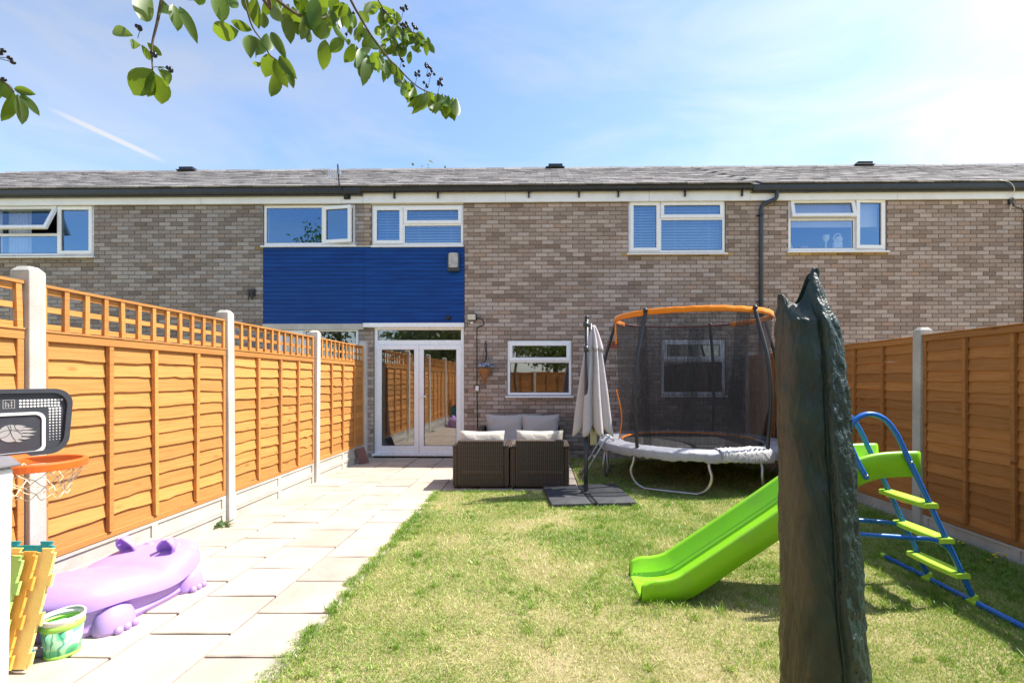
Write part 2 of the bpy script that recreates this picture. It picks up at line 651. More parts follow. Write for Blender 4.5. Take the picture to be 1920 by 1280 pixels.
def mat_ground():
    N = Nodes('dry_turf_soil')
    g = N.add('NewGeometry')
    n1 = N.noise(g.outputs['Position'], 1.6, 8, 0.65)
    n2 = N.noise(g.outputs['Position'], 45, 5, 0.7)
    c = N.ramp(n1, [(0.3, (0.22, 0.22, 0.08)), (0.5, (0.38, 0.33, 0.16)), (0.72, (0.52, 0.42, 0.26))])
    c = N.mix(N.remap(n2, 0.35, 0.7, 0.0, 0.5), c, (0.09, 0.085, 0.03))
    N.pbr(c, 0.95, 0, N.bump(n2, 0.8, 0.02), 0.15)
    return N.m


def mat_sand_joint():
    N = Nodes('joint_sand')
    g = N.add('NewGeometry')
    n = N.noise(g.outputs['Position'], 60, 5)
    n2 = N.noise(g.outputs['Position'], 4, 4)
    c = N.ramp(n, [(0.3, (0.05, 0.037, 0.026)), (0.7, (0.14, 0.105, 0.075))])
    c = N.mix(N.remap(n2, 0.5, 0.7, 0, 0.5), c, (0.10, 0.11, 0.05))
    N.pbr(c, 0.95, 0, N.bump(n, 0.6, 0.01), 0.2)
    return N.m


def mat_blue_paint():
    N = Nodes('blue_cladding_paint')
    oi = N.add('ObjectInfo')
    g = N.add('NewGeometry')
    mp = N.add('Mapping'); mp.inputs['Scale'].default_value = (0.8, 1, 6)
    N.link(g.outputs['Position'], mp.inputs['Vector'])
    n = N.noise(mp.outputs['Vector'], 2.2, 6, 0.6)
    n2 = N.noise(g.outputs['Position'], 0.8, 4)
    c = N.ramp(n, [(0.3, (0.001, 0.026, 0.165)), (0.7, (0.002, 0.060, 0.285))])
    c = N.mix(N.remap(n2, 0.35, 0.7, 0, 0.4), c, (0.002, 0.058, 0.25))
    N.pbr(c, N.remap(n, 0.3, 0.7, 0.36, 0.5), 0, None, 0.28)
    return N.m


def mat_bucket():
    N = Nodes('printed_bucket')
    c = N.coords()
    v = N.add('TexVoronoi'); v.inputs['Scale'].default_value = 16
    w = N.add('TexWave'); w.inputs['Scale'].default_value = 9; w.inputs['Distortion'].default_value = 9
    N.link(c, v.inputs['Vector']); N.link(c, w.inputs['Vector'])
    col = N.ramp(v.outputs['Distance'], [(0.0, (0.06, 0.30, 0.10)), (0.42, (0.10, 0.52, 0.24)), (0.55, (0.42, 0.78, 0.40)), (0.9, (0.30, 0.72, 0.55))])
    col = N.mix(N.remap(w.outputs['Fac'], 0.86, 0.93, 0, 0.7), col, (0.02, 0.16, 0.12))
    N.pbr(col, 0.35, 0, None, 0.5)
    return N.m


M = {
    'brick': mat_brick(), 'mortar': mat_mortar(),
    'wood_l': mat_wood('amber_stained_softwood', (0.47, 0.195, 0.050), (0.58, 0.265, 0.074), (0.30, 0.11, 0.03)),
    'wood_r': mat_wood('brown_stained_softwood', (0.35, 0.140, 0.038), (0.46, 0.195, 0.054), (0.17, 0.06, 0.02)),
    'conc': mat_concrete('fence_concrete', (0.46, 0.43, 0.38), (0.62, 0.59, 0.53), (0.22, 0.20, 0.17), 0.7),
    'slab': mat_concrete('buff_paving', (0.40, 0.34, 0.28), (0.50, 0.43, 0.36), (0.30, 0.23, 0.16), 0.55, 0.8),
    'sand': mat_sand_joint(),
    'glass': mat_glass('window_glass', 0.24),
    'glass_b': mat_glass('blue_reflection_glass', 0.33, (0.36, 0.64, 1.0)),  # upstairs panes: blue of the reflected sky deepened by tinting the glossy colour
    'upvc': simple('white_upvc', (0.86, 0.87, 0.89), 0.28, var=0.02, dirt=(0.6, 0.58, 0.54), dirt_amt=0.16, ds=4),
    'fascia': simple('white_fascia_paint', (0.85, 0.86, 0.87), 0.4, var=0.03, dirt=(0.5, 0.48, 0.43), dirt_amt=0.3, ds=2.2),
    'cream': simple('cream_trim_paint', (0.66, 0.60, 0.45), 0.55, var=0.08, dirt=(0.4, 0.35, 0.25)),
    'gutter': simple('black_plastic_gutter', (0.018, 0.021, 0.026), 0.32, var=0.25),
    'pipe': simple('grey_plastic_pipe', (0.035, 0.043, 0.058), 0.35, var=0.15),
    'tile': mat_roof_tile(), 'blue': mat_blue_paint(),
    'plaster': simple('interior_plaster', (0.32, 0.30, 0.27), 0.9, var=0.1),
    'floor_in': simple('interior_floor', (0.12, 0.09, 0.07), 0.6, var=0.2),
    'blind': simple('white_blind', (0.72, 0.74, 0.76), 0.5, var=0.03),
    'black': simple('black_plastic', (0.018, 0.018, 0.02), 0.42, var=0.2),
    'steel': simple('galvanised_steel', (0.52, 0.54, 0.56), 0.34, metal=0.85, var=0.15, dirt=(0.25, 0.22, 0.2)),
    'slate': simple('dark_iron', (0.03, 0.028, 0.027), 0.5, var=0.3, bump=0.3),
    'terra': simple('terracotta', (0.46, 0.13, 0.055), 0.85, var=0.2, bump=0.4),
    'ground': mat_ground(),
    'wicker': mat_wicker(),
    'cush_w': mat_fabric('cream_cushion', (0.62, 0.58, 0.50)),
    'cush_g': mat_fabric('grey_cushion', (0.46, 0.43, 0.41), 0.35, 5),
    'canopy': mat_fabric('grey_lilac_canopy', (0.50, 0.45, 0.46), 0.2, 9),
    'charcoal': simple('charcoal_paint', (0.032, 0.036, 0.042), 0.4, var=0.15),
    'base_slab': simple('dark_grey_base', (0.055, 0.058, 0.066), 0.62, var=0.2, bump=0.3, dirt=(0.14, 0.13, 0.11)),
    'net': mat_net('black_netting', (0.055, 0.053, 0.055), 0.50),
    'netmat': simple('black_jump_mat', (0.022, 0.022, 0.024), 0.75, var=0.2, bump=0.2),
    'pad': mat_fabric('grey_vinyl_pad', (0.42, 0.42, 0.46), 0.6, 8),
    'pad_w': mat_fabric('white_vinyl_pad', (0.54, 0.53, 0.53), 0.7, 11),
    'orange': mat_fabric('orange_sleeve', (0.80, 0.23, 0.015), 0.3, 12),
    'foam': simple('black_foam_sleeve', (0.030, 0.032, 0.036), 0.5, var=0.2, bump=0.3, bs=40),
    'green': simple('lime_plastic', (0.25, 0.61, 0.014), 0.36, var=0.06, vs=2.5, dirt=(0.22, 0.34, 0.08), dirt_amt=0.4, ds=6),
    'tread': simple('lime_step_plastic', (0.40, 0.68, 0.055), 0.4, var=0.05),
    'bluet': simple('blue_tube_paint', (0.010, 0.135, 0.50), 0.3, var=0.1, dirt=(0.05, 0.12, 0.25)),
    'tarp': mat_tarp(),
    'white_pl': simple('white_plastic_panel', (0.78, 0.77, 0.75), 0.4, var=0.03, vs=3, dirt=(0.5, 0.46, 0.4), dirt_amt=0.2),
    'lid': simple('grey_plastic_lid', (0.15, 0.14, 0.15), 0.5, var=0.1, bump=0.2),
    'board': simple('charcoal_backboard', (0.045, 0.048, 0.058), 0.38, var=0.12),
    'print': simple('pale_print', (0.70, 0.69, 0.67), 0.5, var=0.04),
    'print_g': simple('grey_print', (0.34, 0.33, 0.32), 0.5, var=0.05),
    'rim': simple('orange_rim_plastic', (0.74, 0.14, 0.02), 0.35, var=0.06),
    'cord': simple('net_cord', (0.72, 0.60, 0.42), 0.8, var=0.1),
    'purple': simple('lilac_plastic', (0.43, 0.275, 0.66), 0.46, var=0.07, vs=3, bump=0.15, bs=120, dirt=(0.46, 0.36, 0.46), dirt_amt=0.45, ds=7),
    'teal': simple('teal_foam', (0.01, 0.28, 0.34), 0.8, var=0.06, bump=0.4, bs=200),
    'lime_f': simple('lime_foam', (0.38, 0.62, 0.16), 0.8, var=0.06, bump=0.4, bs=200),
    'orange_f': simple('orange_foam', (0.80, 0.38, 0.06), 0.8, var=0.06, bump=0.4, bs=200),
    'yellow_f': simple('yellow_foam', (0.84, 0.64, 0.20), 0.8, var=0.05, bump=0.4, bs=200),
    'bucket': mat_bucket(),
    'handle_w': simple('white_bucket_rim', (0.75, 0.74, 0.70), 0.4, var=0.05),
    'lime_b': simple('lime_bucket_band', (0.35, 0.68, 0.10), 0.4, var=0.05),
    'bark': simple('grey_brown_bark', (0.10, 0.075, 0.052), 0.9, var=0.35, vs=30, bump=0.8, bs=60),
    'leaf': mat_leaf('dogwood_leaf', lo=(0.024, 0.075, 0.008), hi=(0.095, 0.21, 0.022), trans=0.5),
    'leaf2': mat_leaf('tree_foliage', lo=(0.03, 0.07, 0.012), hi=(0.07, 0.13, 0.02), trans=0.3),
    'berry': simple('dark_berry', (0.010, 0.013, 0.02), 0.3, var=0.2),
    'grass': mat_leaf('grass_blade', 'tone', trans=0.30),
    'coir': simple('coir_basket', (0.30, 0.135, 0.05), 0.95, var=0.35, vs=60, bump=0.8, bs=120),
    'petal': simple('blue_white_petals', (0.35, 0.42, 0.62), 0.8, var=0.6, vs=50),
    'lamp': simple('lamp_lens', (0.60, 0.58, 0.50), 0.25, var=0.05),
    'red_tile': simple('dull_red_tile', (0.17, 0.085, 0.075), 0.9, var=0.15, bump=0.4),
    'timber': simple('weathered_timber', (0.30, 0.20, 0.12), 0.85, var=0.25, vs=20, bump=0.4),
    'yellow_fl': simple('yellow_flower', (0.75, 0.55, 0.02), 0.7, var=0.1),
    'ceramic': simple('white_ceramic', (0.75, 0.74, 0.73), 0.3, var=0.03),
    'pink': simple('pink_ceramic', (0.62, 0.28, 0.30), 0.4, var=0.05),
}

# ------------------------------------------------------------------ ground
g = MB()
g.grid(lambda a, b: (-150 + 300 * a, -120 + 320 * b, 0), 3, 3)
gr = g.build('ground', M['ground'])
tag(gr, 'dry turf and soil under the lawn', kind='structure')

# ------------------------------------------------------------------ paving
SP = 0.462                                   # slab pitch
PX0 = -3.10                                  # at the fence
PATH_X1, PATIO_X1 = PX0 + 4 * SP, PX0 + 8 * SP - 0.07
PATIO_Y0, PATIO_Y1 = 6.13, 8.70
pv = MB()
pv.box(PX0 - 0.02, PATH_X1 + 0.01, -2.0, PATIO_Y1, -0.05, 0.008)
pv.box(PATH_X1 + 0.01, PATIO_X1 + 0.01, PATIO_Y0 - 0.01, PATIO_Y1, -0.05, 0.008)
paving = pv.build('paving', M['sand'])
tag(paving, 'buff concrete slab path along the amber fence, widening to a patio at the doors', kind='structure')


def slab_mesh(w, l, seed):
    r = random.Random(seed)
    m = MB()
    # bevelled slab with slightly uneven arrises
    e = 0.006
    n = 5
    lo, hi = [], []
    def edge(pts, zz, ins):
        out = []
        cx, cy = 0, 0
        for (x, y) in pts:
            out.append((x - math.copysign(ins, x) + r.uniform(-.002, .002), y - math.copysign(ins, y) + r.uniform(-.002, .002), zz))
        return out
    pts = []
    for i in range(n): pts.append((-w / 2 + w * i / n, -l / 2))
    for i in range(n): pts.append((w / 2, -l / 2 + l * i / n))
    for i in range(n): pts.append((w / 2 - w * i / n, l / 2))
    for i in range(n): pts.append((-w / 2, l / 2 - l * i / n))
    m.rings([edge(pts, 0.0, 0), edge(pts, 0.026, 0), edge(pts, 0.031, e)], cap0=False)
    return m.mesh('slab', M['slab'])


slab_m = [slab_mesh(SP - 0.015, SP - 0.015, k) for k in range(6)]
half_m = [slab_mesh(SP - 0.015, SP / 2 - 0.015, 20 + k) for k in range(3)]
rs = random.Random(3)
for c in range(8):
    y = 2.906 - SP * 10 + (SP / 2 if c % 2 == 0 else 0)
    xc = PX0 + SP * (c + 0.5)
    if c >= 4:
        y = PATIO_Y0 + (SP / 2 if c % 2 else 0)
        if c % 2:
            place('slab', half_m[rs.randrange(3)], paving, (xc, PATIO_Y0 + SP / 4, rs.uniform(-.002, .002)))
    while y < PATIO_Y1 - 0.1:
        l = SP
        me = slab_m[rs.randrange(6)]
        if y + SP > PATIO_Y1 + 0.02:
            me, l = half_m[rs.randrange(3)], SP / 2
        sc = None
        if c == 7:
            sc = ((SP - 0.07) / SP, 1, 1)
        place('slab', me, paving, (xc - (0.035 if c == 7 else 0), y + l / 2, rs.uniform(-.003, .003)),
              (rs.uniform(-.004, .004), rs.uniform(-.004, .004), rs.choice((0, math.pi))), sc)
        y += l

LAWN_Z = 0.02
lw_ = MB()
lw_.box(PATH_X1 + .004, 3.72, -2.5, PATIO_Y0 - .012, -.02, LAWN_Z)
lw_.box(PATIO_X1 + .012, 3.72, PATIO_Y0 - .012, 8.72, -.02, LAWN_Z)
tag(lw_.build('lawn', M['ground']), 'dry turf of the lawn between path and brown fence', kind='structure')

# ------------------------------------------------------------------ the terrace
FA = 0.018                                   # the row runs slightly towards the viewer on the right
FY = 8.76


def fs(u):
    k = (u - VPU) / FPX
    X = k * FY / (1 + FA * k)
    return X / math.cos(FA)


def fz(u, v, dy=0.0):
    k = (u - VPU) / FPX
    X = k * FY / (1 + FA * k)
    return CAM_H + (VPV - v) / FPX * (FY - FA * X + dy)


def rect(u0, u1, v0, v1):
    uc = (u0 + u1) / 2
    return (fs(u0), fs(u1), fz(uc, v1), fz(uc, v0))


WALL_TOP = 4.70
BR_L, BR_H, JT = 0.215, 0.065, 0.010
TONES = [((0.52, 0.445, 0.385), 4), ((0.44, 0.365, 0.315), 6), ((0.37, 0.30, 0.255), 7), ((0.315, 0.25, 0.208), 6),
         ((0.255, 0.195, 0.158), 4), ((0.39, 0.28, 0.215), 2), ((0.20, 0.15, 0.12), 1), ((0.47, 0.41, 0.375), 5)]
TONE_LIST = [t for t, w in TONES for _ in range(w)]
EYE = Vector((0, 0, CAM_H))
brick_cache = {}


def brick_mesh(w, tone, key):
    k = (round(w, 3), key)
    if k not in brick_cache:
        m = MB()
        e = 0.004
        f = [(-w / 2 + e, -0.010, -BR_H / 2 + e), (w / 2 - e, -0.010, -BR_H / 2 + e), (w / 2 - e, -0.010, BR_H / 2 - e), (-w / 2 + e, -0.010, BR_H / 2 - e)]
        b = [(-w / 2, -0.006, -BR_H / 2), (w / 2, -0.006, -BR_H / 2), (w / 2, -0.006, BR_H / 2), (-w / 2, -0.006, BR_H / 2)]
        d = [(x, 0.012, z) for x, y, z in b]
        m._add(f + b + d, [(0, 1, 2, 3)] + [(4 + i, 4 + (i + 1) % 4, (i + 1) % 4, i) for i in range(4)] + [(8 + i, 8 + (i + 1) % 4, 4 + (i + 1) % 4, 4 + i) for i in range(4)], 0, tone)
        brick_cache[k] = m.mesh('brick', M['brick'])
    return brick_cache[k]


def make_house(label, s0, s1, openings, nobrick, tint, pick, group='houses of the brick terrace'):
    """A stretch of the terrace. pick(s, z) says whether a brick there can be seen; the nearest 300 become parts."""
    sm = (s0 + s1) / 2
    root = thing('terraced_house', label, 'house', (sm * math.cos(FA), FY - sm * math.sin(FA), 0), (0, 0, -FA), group)
    # wall core with its openings, floors, side and back walls
    w = MB()
    xs = sorted({s0, s1} | {o[0] for o in openings} | {o[1] for o in openings})
    zs = sorted({0.0, WALL_TOP + 0.1} | {o[2] for o in openings} | {o[3] for o in openings})
    for i in range(len(xs) - 1):
        for j in range(len(zs) - 1):
            cx, cz = (xs[i] + xs[i + 1]) / 2, (zs[j] + zs[j + 1]) / 2
            if any(o[0] < cx < o[1] and o[2] < cz < o[3] for o in openings):
                continue
            w.box(xs[i] - sm, xs[i + 1] - sm, 0.0, 0.20, zs[j], zs[j + 1])
    w.build('wall', M['mortar'], root)
    sh = MB()
    a, b = s0 - sm + 0.02, s1 - sm - 0.02
    sh.box(a, b, 6.9, 7.05, 0.0, 4.9)
    sh.box(a, a + 0.1, 0.201, 6.9, 0.0, 4.9)
    sh.box(b - 0.1, b, 0.201, 6.9, 0.0, 4.9)
    sh.box(a + 0.1, b - 0.1, 3.2, 3.3, 0.0, 4.78)
    sh.box(a + 0.1, b - 0.1, 0.201, 6.9, 2.38, 2.55)
    sh.box(a + 0.1, b - 0.1, 0.201, 6.9, 4.78, 4.85)
    sh.build('interior_wall', M['plaster'], root)
    fl = MB()
    fl.box(a + 0.1, b - 0.1, 0.201, 6.9, 0.02, 0.06)
    fl.build('interior_floor', M['floor_in'], root)
    # bricks in stretcher bond
    r = random.Random(int((s0 + 50) * 100))
    bricks = []
    block = openings + nobrick
    rows = int(WALL_TOP / (BR_H + JT))
    for j in range(rows):
        z0 = 0.012 + j * (BR_H + JT)
        z1 = z0 + BR_H
        segs = [(s0, s1)]
        for o in block:
            if o[2] < z1 - 0.012 and o[3] > z0 + 0.012:
                ns = []
                for p, q in segs:
                    if o[1] <= p or o[0] >= q:
                        ns.append((p, q))
                    else:
                        if o[0] - p > 0.03: ns.append((p, o[0] - 0.004))
                        if q - o[1] > 0.03: ns.append((o[1] + 0.004, q))
                segs = ns
        base = s0 + (0 if j % 2 else -(BR_L + JT) / 2)
        k = 0
        while base + k * (BR_L + JT) < s1:
            p, q = base + k * (BR_L + JT), base + k * (BR_L + JT) + BR_L
            k += 1
            for a_, b_ in segs:
                p2, q2 = max(p, a_), min(q, b_)
                if q2 - p2 > 0.025:
                    t = r.randrange(len(TONE_LIST))
                    bricks.append((p2, q2, z0, t))
    mean = (0.365, 0.292, 0.246)
    tl = [tuple((q + (c - q) * 0.78) * m for c, m, q in zip(t, tint, mean)) for t in TONE_LIST]
    def dist(bk):
        s = (bk[0] + bk[1]) / 2
        return (Vector((s * math.cos(FA), FY - s * math.sin(FA), bk[2])) - EYE).length
    cand = [i for i, bk in enumerate(bricks) if pick((bk[0] + bk[1]) / 2, bk[2] + 0.03) and bk[1] - bk[0] > 0.09]
    cand.sort(key=lambda i: dist(bricks[i]))
    single = set(cand[:300])
    def tone_of(p, q, z0, t):
        # ochre lichen on the courses right under the upstairs sills
        c_ = tl[t]
        for o in openings:
            if o[2] > 2.6 and o[0] - .1 < (p + q) / 2 < o[1] + .1:
                k = (o[2] - .04) - (z0 + BR_H)
                if -.05 < k < .02:
                    c_ = (c_[0] * .95, c_[1] * .80, c_[2] * .42)
                elif k < .10 and k > 0:
                    c_ = (c_[0] * .85, c_[1] * .80, c_[2] * .68)
        return c_
    mass = MB()
    tid = int(s0 * 10)
    for i, (p, q, z0, t) in enumerate(bricks):
        if i in single:
            place('brick', brick_mesh(q - p, tone_of(p, q, z0, t), (t, tid, tone_of(p, q, z0, t))), root, ((p + q) / 2 - sm, r.uniform(-.0015, .0015), z0 + BR_H / 2))
        else:
            e, y0 = 0.004, r.uniform(-.0015, .0015)
            x0, x1, za, zb = p - sm, q - sm, z0, z0 + BR_H
            f = [(x0 + e, y0 - .010, za + e), (x1 - e, y0 - .010, za + e), (x1 - e, y0 - .010, zb - e), (x0 + e, y0 - .010, zb - e)]
            b_ = [(x0, y0 - .006, za), (x1, y0 - .006, za), (x1, y0 - .006, zb), (x0, y0 - .006, zb)]
            d = [(x, .012, z) for x, _, z in b_]
            mass._add(f + b_ + d, [(0, 1, 2, 3)] + [(4 + n, 4 + (n + 1) % 4, (n + 1) % 4, n) for n in range(4)] + [(8 + n, 8 + (n + 1) % 4, 4 + (n + 1) % 4, 4 + n) for n in range(4)], 0, tone_of(p, q, z0, t))
    mo = mass.build('brickwork', M['brick'], root)
    mo['kind'] = 'stuff'
    # roof
    EZ, EYL, RZ, RYL = 4.915, -0.17, 6.82, 3.55
    pitch = math.atan2(RZ - EZ, RYL - EYL)
    sl_len = math.hypot(RZ - EZ, RYL - EYL)
    rb = MB()
    rb.box(s0 - sm, s1 - sm, 0, sl_len, -0.05, 0.0)
    roof = rb.build('roof', M['slate'], root, (0, EYL, EZ), (pitch, 0, 0))
    bk_ = MB()
    bk_.box(s0 - sm, s1 - sm, -0.0, sl_len + 0.05, -0.05, 0.0)
    bk_.build('rear_roof_slope', M['slate'], root, (0, RYL + (RYL - EYL), EZ), (pitch, 0, math.pi))
    TW, TG, rows_n = 0.30, sl_len / 14, 14
    tones = [(0.29, 0.27, 0.265), (0.33, 0.31, 0.30), (0.26, 0.245, 0.24), (0.36, 0.34, 0.325), (0.23, 0.215, 0.21)]
    tms = []
    for t in tones:
        m = MB()
        m.box(-TW / 2 + .004, TW / 2 - .004, 0, TG + 0.06, 0.0, 0.026, tone=t)
        tms.append(m.mesh('roof_tile', M['tile']))
    tiles = []
    n = int((s1 - s0) / TW) + 1
    for j in range(rows_n):
        for k in range(n + 1):
            x = s0 + (k + (0.5 if j % 2 else 0)) * TW
            if x - TW / 2 < s0 - 0.01 or x + TW / 2 > s1 + 0.16:
                continue
            tiles.append((j, x))
    vis = sorted([i for i, (j, x) in enumerate(tiles) if abs(x * FPX / (FY + j * 0.27) + 50 * 1.0) < 960], key=lambda i: (tiles[i][0], abs(tiles[i][1])))
    single = set(vis[:300])
    tm = MB()
    tilt = 0.042
    for i, (j, x) in enumerate(tiles):
        t = r.randrange(5)
        zz = 0.012 + r.uniform(0, .006)
        ty = j * TG - 0.02 + r.uniform(-.006, .006)
        rz = r.uniform(-.006, .006)
        if i in single:
            place('roof_tile', tms[t], roof, (x - sm, ty, zz), (-tilt + r.uniform(-.012, .012), 0, rz))
        else:
            Mx = Matrix.Translation((x - sm, ty, zz)) @ Matrix.Rotation(rz, 4, 'Z') @ Matrix.Rotation(-tilt + r.uniform(-.012, .012), 4, 'X')
            tm.box(-TW / 2 + .004, TW / 2 - .004, 0, TG + 0.06, 0.0, 0.026, tone=tones[t], M=Mx)
    if tm.v:
        to = tm.build('roof_tiling', M['tile'], roof)
        to['kind'] = 'stuff'
    rm = MB()
    k = s0
    while k < s1 - 0.1:
        l = min(0.45, s1 - k)
        dz = r.uniform(-.006, .006)
        rm.hexa([(k - sm + .004, -0.09, -0.045 + dz), (k - sm + l - .004, -0.09, -0.045 + dz), (k - sm + l - .004, 0.09, -0.045 + dz), (k - sm + .004, 0.09, -0.045 + dz),
                 (k - sm + .004, -0.03, 0.025 + dz), (k - sm + l - .004, -0.03, 0.025 + dz), (k - sm + l - .004, 0.03, 0.025 + dz), (k - sm + .004, 0.03, 0.025 + dz)], tone=tones[r.randrange(5)])
        k += l
    ro = rm.build('ridge_tiles', M['tile'], root, (0, RYL, RZ + 0.03))
    ro['kind'] = 'stuff'
    return root, sm


PU, QU = 683, 1405                           # party lines of the middle house
S_L, S_M, S_R = -14.0, fs(PU), fs(QU)
S_E = 13.6
W1 = rect(-8, 176, 384, 480)
W2 = rect(494, 666, 384, 460)
W3 = rect(697, 869, 384, 460)
W4 = rect(1178, 1360, 375, 474)
W5 = rect(1478, 1662, 371, 470)
W6 = rect(951, 1072, 638, 741)
W7 = rect(1240, 1360, 636, 740)
W8 = rect(520, 672, 616, 712)
DR = (fs(701), fs(870), 0.055, fz(785, 612))
CL_L = (fs(494), S_M, fz(600, 608), fz(600, 463))
CL_M = (S_M, fs(871), fz(780, 608), fz(780, 463))
LINT = (S_M, fs(871), fz(780, 616), fz(780, 606))
TOPL = (fs(494), fs(666), fz(580, 386), WALL_TOP + 0.2)
TOPM = (fs(697), fs(869), fz(780, 386), WALL_TOP + 0.2)
LINL = (fs(494), S_M, fz(600, 617), fz(600, 606))

hl, sml = make_house('brick terraced house at the left, behind the amber trellis fence', S_L, S_M, [W1, W2, W8], [CL_L, TOPL, LINL, (fs(494), fs(672), W8[3] - .01, W8[3] + .06)], (0.80, 0.86, 0.93),
                     lambda s, z: z > 2.2 and s > -9.9)
hm, smm = make_house('middle terraced house with white double patio doors below blue cladding', S_M, S_R, [W3, W4, W6, W7, DR], [CL_M, LINT, TOPM], (1.0, 0.97, 0.95),
                     lambda s, z: z > 0.9 and -1.35 < s < 1.35 and not (s > .6 and z < 2.2))
hr, smr = make_house('brick terraced house at the right with ornaments in its upstairs window', S_R, S_E, [W5], [], (1.02, 0.97, 0.97),
                     lambda s, z: z > 2.15 and s < 8.7)

# blue weatherboarding, one board at a time
for root, sm, R in ((hl, sml, CL_L), (hm, smm, CL_M)):
    nb = 19
    h = (R[3] - R[2]) / nb
    bm_ = MB()
    L = R[1] - R[0] - 0.004
    bm_.hexa([(-L / 2, -0.020, 0.004), (L / 2, -0.020, 0.004), (L / 2, 0.0, 0.004), (-L / 2, 0.0, 0.004),
              (-L / 2, -0.012, h - 0.004), (L / 2, -0.012, h - 0.004), (L / 2, 0.0, h - 0.004), (-L / 2, 0.0, h - 0.004)])
    bm_.box(-L / 2, L / 2, -0.008, 0.0, h - 0.004, h + 0.004)
    me = bm_.mesh('cladding_board', M['blue'])
    for k in range(nb):
        place('cladding_board', me, root, ((R[0] + R[1]) / 2 - sm, 0.0 + random.uniform(-.001, .001), R[2] + k * h), (random.uniform(-.01, .01), 0, 0))


def window(root, sm, R, panes, sill=(0.03, 0.03), recess=0.0, name='window', label=None, fw=0.052):
    """R: s0, s1, z0, z1. panes: (x0, x1, z0, z1, sash?, hinge, degrees), in fractions of the width and height."""
    x0, x1, z0, z1 = R
    x0 -= sm; x1 -= sm
    W, H = x1 - x0, z1 - z0
    y0, y1 = 0.012 + recess, 0.075 + recess
    f = MB()
    f.box(x0 + .003, x1 - .003, y0, y1, z0 + .002, z0 + fw)
    f.box(x0 + .003, x1 - .003, y0, y1, z1 - fw, z1 - .002)
    f.box(x0 + .003, x0 + fw, y0 + .001, y1 - .001, z0 + fw, z1 - fw)
    f.box(x1 - fw, x1 - .003, y0 + .001, y1 - .001, z0 + fw, z1 - fw)
    mull = set()
    for p in panes:
        if p[0] > 0.01:
            mull.add(('v', p[0], min(q[2] for q in panes if abs(q[0] - p[0]) < .01), max(q[3] for q in panes if abs(q[0] - p[0]) < .01)))
        if p[2] > 0.01:
            mull.add(('h', p[2], p[0], p[1]))
    vs = [m[1] for m in mull if m[0] == 'v']
    for kind, p, a, b in mull:
        if kind == 'v':
            x = x0 + W * p
            f.box(x - fw * .5, x + fw * .5, y0 + .0015, y1 - .0015, z0 + fw, z1 - fw)
        else:
            z = z0 + H * p
            xa = x0 + W * a + (fw if a < .01 else fw * .5)
            xb = x0 + W * b - (fw if b > .99 else fw * .5)
            f.box(xa, xb, y0 + .002, y1 - .002, z - fw * .5, z + fw * .5)
    wn_ = f.build(name, M['upvc'], root, bevel=0.006)
    if label:
        wn_['label'] = label
    if sill:
        s_ = MB()
        s_.hexa([(x0 - sill[0], -0.055, z0 - 0.040), (x1 + sill[0], -0.055, z0 - 0.040), (x1 + sill[0], y1, z0 - 0.040), (x0 - sill[0], y1, z0 - 0.040),
                 (x0 - sill[0], -0.055, z0 - 0.014), (x1 + sill[0], -0.055, z0 - 0.014), (x1 + sill[0], y1, z0 + 0.000), (x0 - sill[0], y1, z0 + 0.000)])
        s_.build('sill', M['upvc'], wn_, bevel=0.004)
    for (a, b, c, d, sash, hinge, deg) in panes:
        px0 = x0 + W * a + (fw if a < .01 else fw * .5)
        px1 = x0 + W * b - (fw if b > .99 else fw * .5)
        pz0 = z0 + H * c + (fw if c < .01 else fw * .5)
        pz1 = z0 + H * d - (fw if d > .99 else fw * .5)
        cx, cz = (px0 + px1) / 2, (pz0 + pz1) / 2
        org = Vector((cx, y0, cz)); rot = (0, 0, 0)
        if hinge == 'top':
            org = Vector((cx, y0, pz1 + .02)); rot = (-math.radians(deg), 0, 0)
        elif hinge == 'left':
            org = Vector((px0 - .02, y0, cz)); rot = (0, 0, -math.radians(deg))
        elif hinge == 'right':
            org = Vector((px1 + .02, y0, cz)); rot = (0, 0, math.radians(deg))
        lx0, lx1, lz0, lz1 = px0 - org.x, px1 - org.x, pz0 - org.z, pz1 - org.z
        t = 0.0
        if sash:
            t = 0.045
            q = MB()
            e = 0.018
            ya, yb = -0.022, 0.03
            q.box(lx0 - e, lx1 + e, ya, yb, lz0 - e, lz0 + t)
            q.box(lx0 - e, lx1 + e, ya, yb, lz1 - t, lz1 + e)
            q.box(lx0 - e, lx0 + t, ya + .001, yb - .001, lz0 + t, lz1 - t)
            q.box(lx1 - t, lx1 + e, ya + .001, yb - .001, lz0 + t, lz1 - t)
            q.build('sash', M['upvc'], wn_, org, rot, bevel=0.006)
        gm = MB()
        gy = 0.012
        gm._add([(lx0 + t - .004, gy, lz0 + t - .004), (lx1 - t + .004, gy, lz0 + t - .004), (lx1 - t + .004, gy, lz1 - t + .004), (lx0 + t - .004, gy, lz1 - t + .004)], [(0, 1, 2, 3)])
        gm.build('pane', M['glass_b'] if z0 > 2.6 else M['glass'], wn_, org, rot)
        # black gasket round the glass
        k = MB()
        gx0, gx1, gz0, gz1 = lx0 + t, lx1 - t, lz0 + t, lz1 - t
        for (a0, a1, b0, b1) in ((gx0, gx1, gz0, gz0 + .006), (gx0, gx1, gz1 - .006, gz1), (gx0, gx0 + .006, gz0 + .006, gz1 - .006), (gx1 - .006, gx1, gz0 + .006, gz1 - .006)):
            k.box(a0, a1, 0.005, 0.010, b0, b1)
        k.build('gasket', M['black'], wn_, org, rot)
    return wn_


